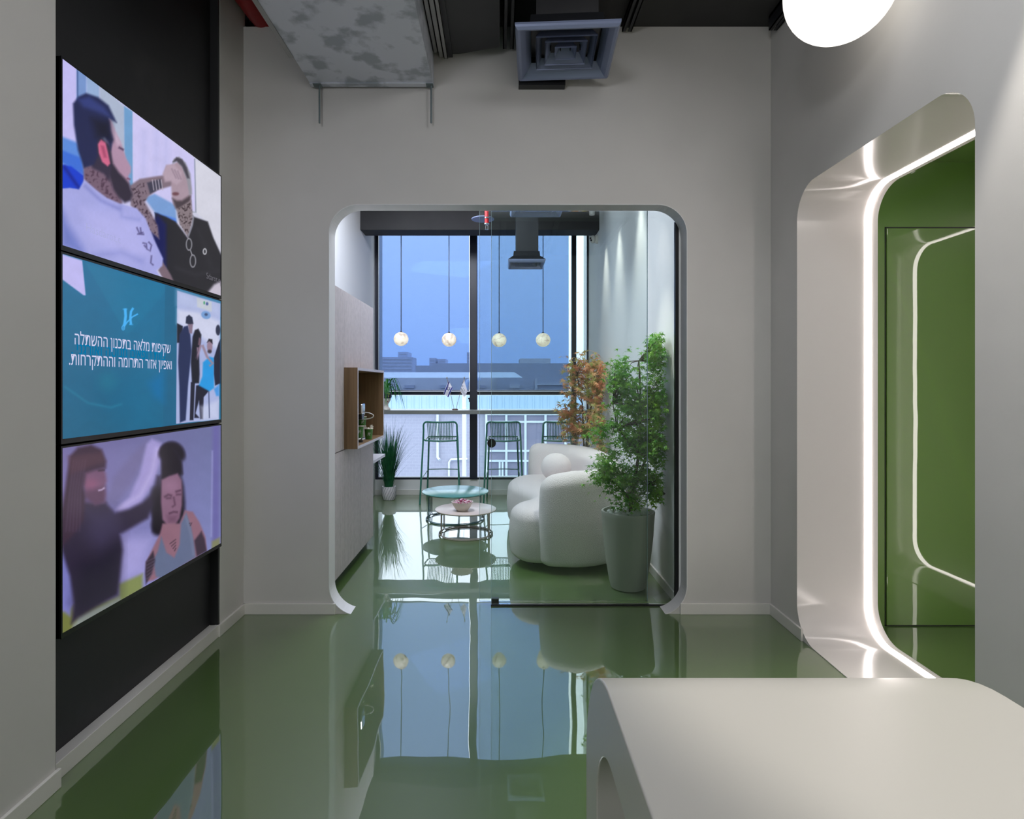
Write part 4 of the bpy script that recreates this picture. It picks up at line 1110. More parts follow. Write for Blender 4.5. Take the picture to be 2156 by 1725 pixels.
def puffy(loop, z0, z1, rt, rb, tilt=0.0, topf=None, n=8):
    """soft upholstered block: closed plan loop, rounded top (rt) and bottom (rb)"""
    loop = [Vector((p[0], p[1])) for p in loop]
    m = len(loop)
    area = sum(loop[i].x * loop[(i + 1) % m].y - loop[(i + 1) % m].x * loop[i].y for i in range(m))
    if area < 0: loop.reverse()
    nor = []
    for i in range(m):
        t = (loop[(i + 1) % m] - loop[i - 1]).normalized(); nor.append(Vector((t.y, -t.x)))
    def inset(d): return [loop[i] - nor[i] * d for i in range(m)]
    rings = []
    for k in range(n + 1):
        a = PI / 2 * k / n
        rings.append((rb * (1 - math.sin(a)), z0 + rb * (1 - math.cos(a))))
    for k in range(1, 6):
        t = k / 6; rings.append((-0.010 * math.sin(PI * t), z0 + rb + (z1 - rt - z0 - rb) * t))
    for k in range(n + 1):
        a = PI / 2 * k / n
        rings.append((rt * (1 - math.cos(a)), z1 - rt + rt * math.sin(a)))
    vs = []
    for d, z in rings:
        for i, p in enumerate(inset(d)):
            zz = z
            if topf and z > z0 + rb: 
                f_ = (z - z0) / (z1 - z0); zz = z + topf(p) * f_
            vs.append((p.x, p.y, zz))
    fs = []
    for k in range(len(rings) - 1):
        for i in range(m):
            j = (i + 1) % m
            fs.append((k * m + i, k * m + j, (k + 1) * m + j, (k + 1) * m + i))
    top = [(len(rings) - 1) * m + i for i in range(m)]
    tris = tessellate_polygon([[Vector((vs[i][0], vs[i][1], 0)) for i in top]])
    mb_ = MB(); mb_.add(vs, fs + [tuple(top[i] for i in t) for t in tris] + [tuple(reversed(range(m)))], True)
    return mb_

r = thing('boucle_sofa', 'curved white boucle sofa beside the right lounge wall', 'sofa', (0.6, 5.4, 0))
seat = smooth_loop([(0.085, 4.72), (0.17, 4.50), (0.36, 4.44), (0.62, 4.50), (0.85, 4.75), (0.93, 5.4), (0.90, 6.1), (0.72, 6.42), (0.42, 6.46), (0.20, 6.36), (0.09, 6.08), (0.10, 5.78), (0.19, 5.52), (0.27, 5.28), (0.24, 5.08), (0.13, 4.92)])
s_ = puffy(seat, 0.05, 0.435, 0.085, 0.05)
so = s_.build('seat', M['boucle'], r, smooth=True)
# backrest: a C-shaped wall wrapping near end, wall side and far end
mid = [(0.42, 4.47), (0.60, 4.46), (0.78, 4.56), (0.90, 4.80), (0.955, 5.2), (0.965, 5.6), (0.93, 6.0), (0.82, 6.32), (0.62, 6.50), (0.44, 6.56)]
def ribbon(mid, w):
    l, rr_ = [], []
    M2 = [Vector(p) for p in mid]; K = len(M2)
    dense = []
    for i in range(K - 1):
        p0 = M2[max(i - 1, 0)]; p1 = M2[i]; p2 = M2[i + 1]; p3 = M2[min(i + 2, K - 1)]
        for j in range(6):
            t = j / 6; dense.append(0.5 * ((2 * p1) + (-p0 + p2) * t + (2 * p0 - 5 * p1 + 4 * p2 - p3) * t * t + (-p0 + 3 * p1 - 3 * p2 + p3) * t ** 3))
    dense.append(M2[-1])
    n_ = len(dense)
    for i, p in enumerate(dense):
        t = (dense[min(i + 1, n_ - 1)] - dense[max(i - 1, 0)]).normalized(); q = Vector((-t.y, t.x))
        l.append(p + q * w / 2); rr_.append(p - q * w / 2)
    # round ends
    def cap(p, t, q):
        return [p + q * w / 2 * math.cos(a) + t * w / 2 * math.sin(a) for a in [PI * k / 8 for k in range(1, 8)]]
    t0 = (dense[0] - dense[1]).normalized(); t1 = (dense[-1] - dense[-2]).normalized()
    q1 = Vector((-t1.y, t1.x)); q0 = Vector((-t0.y, t0.x))
    return l + cap(dense[-1], t1, q1) + rr_[::-1] + cap(dense[0], t0, q0)
bk = puffy(ribbon(mid, 0.235), 0.05, 0.75, 0.105, 0.05, topf=lambda p: -0.05 * max(0, min(1, (0.55 - p.x) / 0.25)) if p.y < 5 else 0.0)
bk.build('backrest', M['boucle'], r, smooth=True)
ft = MB()
for x, y in ((0.25, 4.65), (0.8, 4.75), (0.3, 6.2), (0.8, 6.2)):
    ft = MB(); ft.lathe([(0.03, 0), (0.03, 0.06)], (x, y, 0), 16); ft.build('foot', M['blackp'], r)
pc = W(1171, 977, 5.95)
b = MB(); b.sphere((pc[0], pc[1], 0.435 + 0.138), 0.152, 40, (1, .95, .93))
solid(b, 'ball_cushion', 'round white boucle ball cushion resting on the sofa seat', 'cushion', M['boucle'])

# ================================================================ PLANTS
def leafmesh(rnd, size, lobes=5):
    """flat palmate leaf outline -> list of 2D triangles fans, slightly folded"""
    pts = []
    angs = [(-1.9 + 3.8 * k / (lobes - 1)) for k in range(lobes)]
    for i, a in enumerate(angs):
        Ls = 1.0 - 0.16 * abs(a)
        if i > 0:
            am = (angs[i - 1] + a) / 2; pts.append((0.30 * math.sin(am), 0.30 * math.cos(am)))
        pts.append((Ls * 0.5 * math.sin(a - .16), Ls * .5 * math.cos(a - .16)))
        pts.append((Ls * math.sin(a), Ls * math.cos(a)))
        pts.append((Ls * 0.5 * math.sin(a + .16), Ls * .5 * math.cos(a + .16)))
    return [(x * size, y * size) for x, y in pts]

def add_leaf(mb_, p, d, up, size, rnd, lobes=5):
    d = d.normalized(); s = d.cross(up)
    s = s.normalized() if s.length > 1e-4 else Vector((1, 0, 0))
    nrm = s.cross(d)
    pts = leafmesh(rnd, size, lobes)
    vs = [p - d * size * .0] + [p + s * x + d * y - nrm * (abs(x) * .35 + y * y / size * .25) for x, y in pts]
    n_ = len(pts)
    fs = [(0, i + 1, i + 2) for i in range(n_ - 1)]
    mb_.add(vs, fs)

def tree(name, label, base, potf, blobs, nleaf, lsize, lmat, trunks, seed, lobes=5, xmax=1.1):
    rnd = random.Random(seed)
    r = thing(name, label, 'tree', base)
    tb = MB(); fo = MB()
    for pts, rad in trunks:
        n_ = len(pts)
        tb.tube(pts, [rad * (1 - 0.65 * i / (n_ - 1)) for i in range(n_)], 8)
    tot = sum(b_[6] for b_ in blobs)
    spine = [Vector(p) for pts, rad in trunks for p in pts]
    for (cx, cy, cz, rx, ry, rz, w) in blobs:
        k_ = int(nleaf * w / tot)
        ntw = max(3, k_ // 9)
        for _ in range(ntw):
            while True:
                v = Vector((rnd.uniform(-1, 1), rnd.uniform(-1, 1), rnd.uniform(-1, 1)))
                if 0.15 < v.length < 1: break
            v = v * (0.55 + 0.45 * rnd.random()) if rnd.random() < .4 else v
            tip = Vector((cx + v.x * rx, cy + v.y * ry, cz + v.z * rz))
            if tip.x > xmax: tip.x = xmax - rnd.random() * .05
            cc = min(spine, key=lambda s_: (s_ - tip).length + max(0, s_.z - tip.z) * 1.5)
            start = cc.lerp(tip, 0.25)
            mid_ = (start + tip) / 2 + Vector((0, 0, 0.02))
            if rnd.random() < .35: tb.tube([cc, mid_, tip], [0.004, 0.0025, 0.0012], 5, caps=False)
            for j in range(9):
                t = 0.35 + 0.65 * rnd.random()
                p = mid_.lerp(tip, t * 1.0) + Vector((rnd.gauss(0, 1), rnd.gauss(0, 1), rnd.gauss(0, 1))) * lsize * .9
                if p.x > xmax: p.x = xmax
                d = (tip - cc).normalized() * .5 + Vector((rnd.uniform(-1, 1), rnd.uniform(-1, 1), rnd.uniform(-1.1, .5)))
                up = Vector((rnd.uniform(-.7, .7), rnd.uniform(-.9, .3), 1))
                add_leaf(fo, p, d, up, lsize * rnd.uniform(.7, 1.25), rnd, lobes)
    tb.build('trunk', M['bark'], r)
    o = fo.build('foliage', lmat, r); o['kind'] = 'stuff'
    return r

# planter
pb = (0.886, 4.10, 0.0)
r = thing('tall_planter', 'tall tapered grey planter in front of the sofa end', 'planter', pb)
prof = [(0.100, 0.0), (0.115, 0.006), (0.128, 0.06), (0.150, 0.2), (0.168, 0.36), (0.177, 0.50), (0.180, 0.523), (0.178, 0.53), (0.165, 0.53), (0.163, 0.48)]
bm_ = MB()
vs, fs = [], []; n_ = 64
for q, z in prof:
    for k in range(n_):
        a = 2 * PI * k / n_
        fct = 1 + 0.018 * abs(math.cos(3 * a + .4)) ** 6
        vs.append((pb[0] + q * fct * math.cos(a), pb[1] + q * fct * math.sin(a), z))
for i in range(len(prof) - 1):
    for k in range(n_): fs.append((i * n_ + k, i * n_ + (k + 1) % n_, (i + 1) * n_ + (k + 1) % n_, (i + 1) * n_ + k))
fs.append(tuple(reversed(range(n_)))); fs.append(tuple((len(prof) - 1) * n_ + k for k in range(n_)))
bm_.add(vs, fs, True); bm_.build('pot_body', M['pot'], r)
rnd = random.Random(5)
b = MB()
for k in range(46):
    a = rnd.uniform(0, 6.28); q = 0.135 * math.sqrt(rnd.random())
    b.sphere((pb[0] + q * math.cos(a), pb[1] + q * math.sin(a), 0.50 + rnd.uniform(0, .02)), rnd.uniform(.014, .028), 8, (1, 1, .8))
o = b.build('pebbles', M['stone'], r); o['kind'] = 'stuff'
def P3(px, py, y): return Vector(W(px, py, y))
tb_ = [([P3(1328, 1082, 4.1), P3(1330, 1040, 4.1), P3(1345, 960, 4.1), P3(1350, 860, 4.13), P3(1345, 760, 4.15)], 0.016),
       ([P3(1330, 1045, 4.1), P3(1362, 960, 4.14), P3(1390, 850, 4.18), P3(1400, 740, 4.18)], 0.012),
       ([P3(1329, 1055, 4.1), P3(1300, 1020, 4.08), P3(1275, 990, 4.05)], 0.009),
       ([P3(1332, 1050, 4.1), P3(1370, 1030, 4.08), P3(1400, 1040, 4.05)], 0.007),
       ([P3(1345, 960, 4.1), P3(1300, 900, 4.1), P3(1290, 850, 4.1)], 0.008)]
def blob(px, py, y, rx, ry, w): 
    c = W(px, py, y); k = y / F
    return (c[0], c[1], c[2], rx * k * 1.15, 0.15, ry * k * 1.08, w)
bl = [blob(1318, 800, 4.1, 36, 50, 8), blob(1398, 760, 3.98, 30, 50, 7), blob(1345, 860, 4.1, 58, 45, 13), blob(1398, 850, 3.98, 33, 60, 9),
      blob(1330, 930, 4.1, 48, 40, 9), blob(1388, 940, 3.98, 40, 45, 9), blob(1350, 1000, 4.1, 45, 30, 7), blob(1290, 1010, 4.05, 42, 32, 7),
      blob(1275, 975, 4.05, 20, 14, 2), blob(1325, 1055, 4.1, 32, 18, 3), blob(1385, 1035, 4.05, 34, 22, 4), blob(1262, 905, 4.1, 30, 14, 1.6), blob(1406, 722, 3.98, 14, 16, 1.2), blob(1300, 780, 4.1, 22, 12, 1.5)]
tree('potted_maple', 'green fine-leaved artificial maple growing from the tall grey planter', (pb[0], pb[1], 0.53), None, bl, 5600, 0.034, M['leaf_green'], tb_, 11, 5, 1.085)
# second tree in the corner behind the sofa
pb2 = (0.96, 6.74, 0.0)
r = thing('corner_planter', 'planter of the orange maple hidden behind the sofa back', 'planter', pb2)
b = MB(); b.lathe([(0.09, 0), (0.1, 0.004), (0.13, 0.40), (0.12, 0.40), (0.11, 0.36)], pb2, 40); b.build('pot_body', M['pot'], r)
t2 = [([Vector((0.96, 6.74, 0.38)), Vector((0.97, 6.66, .7)), P3(1240, 900, 6.5), P3(1246, 840, 6.45), P3(1250, 780, 6.4)], 0.022),
      ([Vector((0.96, 6.72, 0.5)), P3(1228, 900, 6.5), P3(1226, 850, 6.5), P3(1215, 790, 6.4)], 0.013), ([P3(1240, 900, 6.5), P3(1260, 840, 6.35), P3(1262, 800, 6.2)], 0.012)]
bl2 = [(*W(1236, 775, 6.4), .17, .2, .16, 9), (*W(1262, 800, 6.15), .10, .2, .22, 9), (*W(1215, 810, 6.5), .10, .15, .14, 5), (*W(1205, 865, 6.5), .13, .15, .12, 7),
       (*W(1215, 905, 6.5), .15, .15, .10, 8), (*W(1262, 880, 6.1), .09, .15, .22, 7), (*W(1250, 830, 6.3), .14, .2, .10, 4), (*W(1270, 930, 6.0), .06, .1, .08, 2)]
bl2 = [(c, y, z, a, b_, d_, w) for (c, y, z, a, b_, d_, w) in bl2]
tree('corner_maple', 'orange-leaved artificial maple in the corner behind the sofa', (0.96, 6.74, 0.40), None, bl2, 1150, 0.060, M['leaf_orange'], t2, 21, 7, 1.05)

# grass plant
def blades(mb_, base, n_, h0, h1, spread, w, rnd, droop=0.25):
    for k in range(n_):
        a = rnd.uniform(0, 6.28); sp = spread * (rnd.random() ** 0.8); h = rnd.uniform(h0, h1)
        q = 0.045 * math.sqrt(rnd.random())
        p0 = Vector((base[0] + q * math.cos(a), base[1] + q * math.sin(a), base[2]))
        dr = Vector((math.cos(a), math.sin(a), 0)); sd = Vector((-math.sin(a), math.cos(a), 0))
        prev = None; vs = []; fs = []
        S = 7
        for j in range(S + 1):
            t = j / S
            c = p0 + dr * (sp * t ** 1.6) + Vector((0, 0, h * (t - droop * sp * t ** 3))); c.x = max(c.x, -1.56); c.y = min(c.y, 7.5)
            ww = w * (1 - t ** 2) + 0.0006
            vs += [c - sd * ww, c + dr * ww * .5, c + sd * ww]
        for j in range(S):
            fs += [(3 * j, 3 * j + 1, 3 * j + 4, 3 * j + 3), (3 * j + 1, 3 * j + 2, 3 * j + 5, 3 * j + 4)]
        mb_.add(vs, fs)
gb = (-1.345, 7.22, 0.0)
r = thing('grass_plant', 'tall grass plant in a striped white pot on the floor by the window', 'potted plant', gb)
b = MB(); b.lathe([(0.060, 0), (0.070, 0.004), (0.083, 0.06), (0.085, 0.12), (0.080, 0.165), (0.075, 0.165), (0.07, 0.14)], gb, 40); b.build('pot', M['stripe'], r)
b = MB()
for k in range(16):
    pts = []
    for j in range(9):
        t = j / 8; z = 0.006 + t * 0.155; rad_ = np.interp(z, [0, .004, .06, .12, .165], [.06, .070, .083, .085, .080]) + 0.0006
        a = 2 * PI * k / 16 + t * 0.9
        pts.append((gb[0] + rad_ * math.cos(a), gb[1] + rad_ * math.sin(a), z))
    b.tube(pts, 0.0018, 5)
b.build('stripes', M['stripe_line'], r, label='dark slanting stripes')
rnd = random.Random(9); b = MB()
blades(b, (gb[0], gb[1], 0.14), 180, 0.45, 0.78, 0.24, 0.0052, rnd, 0.1)
blades(b, (gb[0], gb[1], 0.14), 60, 0.25, 0.5, 0.30, 0.004, rnd, 0.3)
blades(b, (gb[0], gb[1], 0.14), 75, 0.6, 0.98, 0.42, 0.0014, rnd, 0.6)
o = b.build('grass_blades', M['leaf_dark'], r); o['kind'] = 'stuff'

# head planter on the counter
hb = (-1.385, 7.24, 1.092)
r = thing('head_planter', 'white head-shaped planter with spider plant on the left counter end', 'planter', hb)
b = MB()
b.lathe([(0.050, 0.0), (0.055, 0.004), (0.050, 0.022), (0.030, 0.040), (0.026, 0.070), (0.040, 0.092), (0.055, 0.12), (0.058, 0.15), (0.052, 0.172)], hb, 36)
b.sphere((hb[0] + .030, hb[1] - 0.052, hb[2] + 0.118), 0.007, 10, (1, 1, 1.5))
b.build('head', M['ceramic'], r)
b = MB(); b.lathe([(0.0585, 0.140), (0.064, 0.150), (0.066, 0.185), (0.058, 0.215), (0.050, 0.215)], hb, 36); b.build('painted_hair', M['navy'], r, label='dark painted hair')
b = MB()
for dx, dz in ((0.005, .155), (0.04, .165), (-.02, .16), (0.02, .20), (0.045, .195)):
    yy = -math.sqrt(max(0, .066 ** 2 - dx ** 2)); b.sphere((hb[0] + dx, hb[1] + yy, hb[2] + dz), 0.008, 8)
b.build('painted_flowers', M['yellow'], r)
b = MB(); b.sphere((hb[0] + .013, hb[1] - .0525, hb[2] + .126), 0.0045, 8); b.build('eye', M['blackp'], r); b = MB(); b.sphere((hb[0] + .043, hb[1] - .036, hb[2] + .126), 0.0045, 8); b.build('eye', M['blackp'], r)
b = MB(); b.sphere((hb[0] + .027, hb[1] - .041, hb[2] + .100), 0.0065, 8, (1.4, 1, .7)); b.build('mouth', M['lips'], r)
rnd = random.Random(14); b = MB()
for k in range(46):
    a = rnd.uniform(0, 6.28); rr_ = rnd.uniform(.14, .29); h = rnd.uniform(.06, .20); dn = rnd.uniform(0.02, .22)
    d = Vector((math.cos(a), math.sin(a) * .6, 0)); sd = Vector((-math.sin(a), math.cos(a), 0)); vs = []; fs = []
    for j in range(9):
        t = j / 8; c = Vector((hb[0], hb[1], hb[2] + .205)) + d * rr_ * t ** .8 + Vector((0, 0, h * math.sin(PI * min(1, t * 1.1)) - dn * t * t * t))
        w = .0065 * math.sin(PI * (t * .92 + .06)) + .0005; vs += [c - sd * w, c + Vector((0, 0, -w * .4)), c + sd * w]
    for j in range(8): fs += [(3 * j, 3 * j + 1, 3 * j + 4, 3 * j + 3), (3 * j + 1, 3 * j + 2, 3 * j + 5, 3 * j + 4)]
    b.add(vs, fs)
o = b.build('leaves', M['leaf_mid'], r); o['kind'] = 'stuff'

# desk flags
fb = (W(958, 862, 7.22)[0], 7.22, 1.092)
r = thing('flag_stand', 'small brown stand on the counter holding two crossed desk flag poles', 'flag stand', fb)
b = MB(); b.lathe([(0.033, 0), (0.036, 0.003), (0.034, 0.010), (0.028, 0.014)], fb, 28); b.build('base', M['brown'], r)
poles = []
for s, pxt in ((-1, 941), (1, 977.5)):
    top = Vector(W(pxt, 796, 7.22)); bot = Vector((fb[0] + s * 0.012, 7.22, fb[2] + 0.012))
    b = MB(); b.tube([bot, top], 0.0025, 8); b.sphere(top, 0.007, 10, (1, 1, 1.6)); b.build('pole', M['gold'], r)
    poles.append((bot, top))
def flagmesh(c00, c10, c11, c01, nx=14, ny=10, wav=0.012):
    c00, c10, c11, c01 = map(Vector, (c00, c10, c11, c01))
    def P(u, v, off=0.0):
        p = c00 * (1 - u) * (1 - v) + c10 * u * (1 - v) + c11 * u * v + c01 * (1 - u) * v
        return Vector((p.x, p.y + wav * math.sin(u * 7 + v * 2) - off, p.z))
    return P
def patch(mbx, P, u0, u1, v0, v1, off, nx=12, ny=4):
    vs = [P(u0 + (u1 - u0) * i / nx, v0 + (v1 - v0) * j / ny, off) for j in range(ny + 1) for i in range(nx + 1)]
    mbx.add(vs, [(j * (nx + 1) + i, j * (nx + 1) + i + 1, (j + 1) * (nx + 1) + i + 1, (j + 1) * (nx + 1) + i) for j in range(ny) for i in range(nx)], True)
y_ = 7.21
c = lambda px, py: W(px, py, y_)
# u: along the fly (downwards, drooping); v: across between the stripes
Pf = flagmesh(c(944.5, 801), c(933.5, 829), c(944, 837), c(953, 818))
fr = thing('desk_flag', 'small white flag with two blue stripes and a blue six-pointed star', 'flag', c(944, 805), 'desk flags on the counter')
b = MB(); patch(b, Pf, 0, 1, 0, 1, 0.0, 14, 10); patch(b, Pf, 0, 1, 0, 1, -0.001, 14, 10); b.build('cloth', M['flag'], fr)
b = MB(); patch(b, Pf, 0.0, 1, 0.06, 0.24, 0.001); patch(b, Pf, 0.0, 1, 0.80, 0.97, 0.001)
b.build('stripes', M['flag_blue'], fr, label='blue stripes')
b = MB()
for sg in (1, -1):
    cc = c(944.5, 818)
    tri = [(cc[0] + sg * 0.026 * math.sin(a) * .95, cc[1] - .016, cc[2] + sg * 0.029 * math.cos(a)) for a in (0, 2 * PI / 3, 4 * PI / 3)]
    b.tube(tri, 0.0038, 6, closed=True)
b.build('star', M['flag_blue'], fr, label='blue star outline')
Pg = flagmesh(c(977, 799), c(968.5, 823), c(977.5, 837.5), c(984, 825))
fr = thing('desk_flag', 'small white flag with a faint dark mark beside the dark window post', 'flag', c(977, 805), 'desk flags on the counter')
b = MB(); patch(b, Pg, 0, 1, 0, 1, 0.0, 14, 10); patch(b, Pg, 0, 1, 0, 1, -0.001, 14, 10); b.build('cloth', M['flag'], fr)
b = MB()
for (pa, pb_) in (((972, 810), (975, 815)), ((973.5, 813.5), (976, 812)), ((974.5, 817), (977, 820)), ((977.5, 820), (979, 824)), ((970, 817), (975, 822)), ((974, 806), (975.5, 804))):
    q0, q1 = Vector(c(*pa)), Vector(c(*pb_)); q0.y -= .014; q1.y -= .014; b.tube([q0, q1], 0.0016, 5)
b.build('printed_mark', M['navy'], fr)

# ================================================================ BLINDS, PENDANTS, CEILING BITS
for (x0, x1, lab) in ((-1.512, -0.382, 'left mesh roller blind covering the upper window'), (-0.288, 0.868, 'right mesh roller blind covering the upper window')):
    r = thing('roller_blind', lab, 'blind', ((x0 + x1) / 2, 7.44, 3.40), 'roller blinds at the window')
    b = MB(); b.quad((x0, 7.455, 1.335), (x1, 7.455, 1.335), (x1, 7.455, 3.40), (x0, 7.455, 3.40)); b.build('cloth', M['shade'], r)
    b = MB(); b.bbox(x0, x1, 7.450, 7.461, 1.318, 1.335, 0.002); b.build('bottom_bar', M['hem'], r)
    b = MB(); b.lathe([(0.02, 0), (0.02, x1 - x0)], (x0, 7.455, 3.41), 20, axis='x'); b.build('roller_tube', M['black_metal'], r)
for k, px in enumerate((844.5, 945.5, 1051, 1143.5)):
    py = (714, 715.5, 716.5, 716)[k]
    p = W(px, py, 7.2)
    r = thing('pendant_lamp', ['glowing marbled ball pendant, first from the left over the counter', 'glowing marbled ball pendant, second from the left, just left of the dark post', 'glowing marbled ball pendant, third from the left, just right of the dark post', 'glowing marbled ball pendant, rightmost, nearest the orange tree'][k], 'lamp', p, 'ball pendants over the counter')
    b = MB(); b.sphere(p, 0.089, 32, (1, 1, .95)); b.build('lamp_shade', pendant_mat('pendant_glow_%d' % k, k + 1), r)
    b = MB(); b.tube([(p[0], p[1], p[2] + 0.084), (p[0], p[1], 3.585)], 0.005, 6); b.lathe([(.012, 0), (.012, .012)], (p[0], p[1], p[2] + .082), 12); b.build('cord', M['blackp'], r)
# sprinkler
sp = W(1025, 484, 5.3)
r = thing('sprinkler', 'red drop pipe with a silver sprinkler head behind the opening top', 'sprinkler', sp)
b = MB(); b.tube([(sp[0], sp[1], sp[2] + .055), (sp[0], sp[1], H)], 0.019, 14); b.build('pipe', M['red'], r)
b = MB(); b.lathe([(0.019, .045), (0.024, .047), (0.024, .056), (0.014, .058)], sp, 16); b.lathe([(0.0225, .10), (0.0225, .112)], sp, 16); b.lathe([(.014, .0), (.016, .003)], sp, 16)
b.tube([(sp[0] - .009, sp[1], sp[2] + .002), (sp[0] - .010, sp[1], sp[2] + .03), (sp[0] - .006, sp[1], sp[2] + .046)], .0025, 6); b.tube([(sp[0] + .009, sp[1], sp[2] + .002), (sp[0] + .010, sp[1], sp[2] + .03), (sp[0] + .006, sp[1], sp[2] + .046)], .0025, 6)
b.build('sprinkler_head', M['chrome'], r)
dc = W(1016.5, 463, 5.5)
r = thing('ceiling_disc', 'thin round grey disc hanging beside the sprinkler', 'ceiling disc', dc)
b = MB(); b.lathe([(0.095, 0), (0.104, 0.002), (0.106, .008), (0.1, .012)], dc, 48); b.build('disc', M['diff'], r)
b = MB(); b.tube([(dc[0], dc[1], dc[2] + .01), (dc[0], dc[1], H)], 0.002, 6); b.build('cord', M['blackp'], r)
# security camera
cc = W(1251, 504, 6.85)
r = thing('security_camera', 'white dome security camera high on the right lounge wall', 'camera', (SX1, cc[1], cc[2]))
b = MB(); b.lathe([(0.052, 0), (0.052, -.02), (0.045, -.03)], (SX1, cc[1], cc[2]), 28, axis='x'); b.sphere((SX1 - .055, cc[1], cc[2]), .045, 20); b.build('housing', M['ceramic'], r)
b = MB(); b.sphere((SX1 - .085, cc[1] - .03, cc[2] + .004), .012, 10); b.sphere((SX1 - .078, cc[1] - .03, cc[2] - .018), .012, 10); b.build('lens', M['blackp'], r)

# spot fixtures that wash the lounge wall
def spot(x, y, z, label, tx, ty, tz, power, ang, blend=.6, col=(1, .93, .84)):
    r = thing('spotlight', label, 'spotlight', (x, y, z), 'black ceiling spotlights')
    b = MB(); b.lathe([(.028, 0), (.03, .004), (.03, .09), (.01, .1)], (x, y, z), 20); b.build('lamp_head', M['ceramic'], r)
    b = MB(); b.tube([(x, y, z + .09), (x, y, H)], .006, 8); b.build('stem', M['black_metal'], r)
    ld = bpy.data.lights.new('spot_beam', 'SPOT'); ld.energy = power; ld.spot_size = math.radians(ang); ld.spot_blend = blend; ld.color = col; ld.shadow_soft_size = .02
    lo = bpy.data.objects.new('spot_beam', ld); C.objects.link(lo); lo.parent = r; lo.location = (0, 0, -0.012)
    d = Vector((tx - x, ty - y, tz - z)); lo.rotation_euler = d.to_track_quat('-Z', 'Y').to_euler()
spot(0.80, 4.02, 2.74, 'spotlight nearest the opening over the potted tree', 0.80, 4.05, 0.0, 75, 56, .8)
spot(0.98, 4.75, 3.2, 'second spotlight along the right lounge wall', 1.10, 4.75, 0.0, 75, 46, .95)
spot(0.98, 5.6, 3.2, 'third spotlight along the right lounge wall', 1.10, 5.6, 0.0, 75, 46, .95)
spot(0.98, 6.3, 3.2, 'spotlight nearest the beam on the right lounge wall', 1.10, 6.3, 0.0, 75, 46, .95)

# ================================================================ OUTSIDE
M['bld_white'] = brick_mat('white_brick', (158, 158, 172), (154, 154, 168), (163, 164, 177), 2.6)
M['corr'] = mat('corrugated', (160, 184, 206), rough=0.5)
M['bld_grey'] = mat('bld_grey', (212, 206, 200), rough=.9)
M['bld_grey2'] = mat('bld_grey2', (178, 176, 180), rough=.9)
M['roof_lt'] = mat('roof_light', (240, 240, 232), rough=.8)
M['tower'] = mat('tower', (196, 196, 206), rough=.9)
M['bld_win'] = mat('bld_window', (126, 120, 142), rough=.2)
M['fr_white'] = mat('frame_white', (206, 212, 220), rough=.5)
M['ground'] = mat('asphalt', (120, 120, 120), rough=.9)
mb = MB(); mb.quad((-200, 9, -7), (200, 9, -7), (200, 400, -7), (-200, 400, -7))
struct(mb, 'ground', M['ground'], 'street level outside')
FY = 19.0
def fx(px, y=FY): return (px - PX) / F * y
def fz(py, y=FY): return CAMH - (py - PY) / F * y
r = thing('warehouse', 'pale brick warehouse across the street with ribbed metal band', 'building', (0, FY, -7))
b = MB(); b.box(-14, 14, FY, FY + 5, -7, fz(862)); b.build('brick_wall', M['bld_white'], r)
b = MB()
x = -14.0
prof = []
while x < 14: prof += [(x, 0), (x + .16, 0), (x + .18, .03), (x + .22, .03), (x + .24, 0)]; x += .24
vs = [(x, FY - .08 - d, z) for z in (fz(862), fz(833)) for x, d in prof]; q = len(prof)
b.add(vs, [(i, i + 1, q + i + 1, q + i) for i in range(q - 1)]); b.box(-14, 14, FY - .04, FY + 5, fz(862), fz(833)); b.build('metal_band', M['corr'], r)
b = MB(); b.box(-14, 14, FY + .5, FY + 14, fz(833), fz(828)); b.build('flat_roof', M['bld_grey2'], r)
b = MB(); b.box(-14, 14, FY - .2, FY - .04, fz(864), fz(861)); b.build('gutter', M['fr_white'], r)
# window grid
b = MB(); gx0, gx1, gz0, gz1 = fx(1024), fx(1232), fz(1003), fz(872); b.box(gx0, gx1, FY - .05, FY - .001, gz0, gz1); b.build('window', M['bld_win'], r)
b = MB()
for px in (1024, 1066, 1106, 1148, 1190, 1230): b.box(fx(px) - .035, fx(px) + .035, FY - .12, FY - .05, gz0, gz1)
for py in (872, 888, 949, 970, 1003): b.box(gx0, gx1, FY - .11, FY - .05, fz(py) - .03, fz(py) + .03)
for px in (1052, 1058): b.box(fx(px) - .03, fx(px) + .03, FY - .1, FY - .05, gz0, fz(970))
b.build('window_grid', M['fr_white'], r)
b = MB(); b.tube([(fx(922), FY - .12, fz(873)), (fx(922), FY - .12, fz(962)), (fx(927), FY - .2, fz(967))], .045, 10); b.build('downspout', M['fr_white'], r)
b = MB(); b.tube([(fx(946), FY - .1, fz(1005)), (fx(946), FY - .1, fz(973)), (fx(950), FY - .1, fz(967)), (fx(984), FY - .1, fz(966))], .035, 10); b.build('gas_pipe', M['fr_white'], r)
LY = 15.0
b = MB()
pts = [(fx(977, LY), LY, -7), (fx(977.5, LY), LY, fz(840, LY)), (fx(980, LY), LY, fz(815, LY)), (fx(985, LY), LY, fz(803, LY)), (fx(996, LY), LY, fz(798, LY))]
b.tube(pts, .055, 12); b.bbox(fx(992, LY), fx(1004, LY) + .1, LY - .08, LY + .08, fz(799, LY) - .03, fz(799, LY) + .05, .02)
solid(b, 'street_lamp', 'white street lamp pole outside behind the window post', 'street lamp', M['fr_white'])
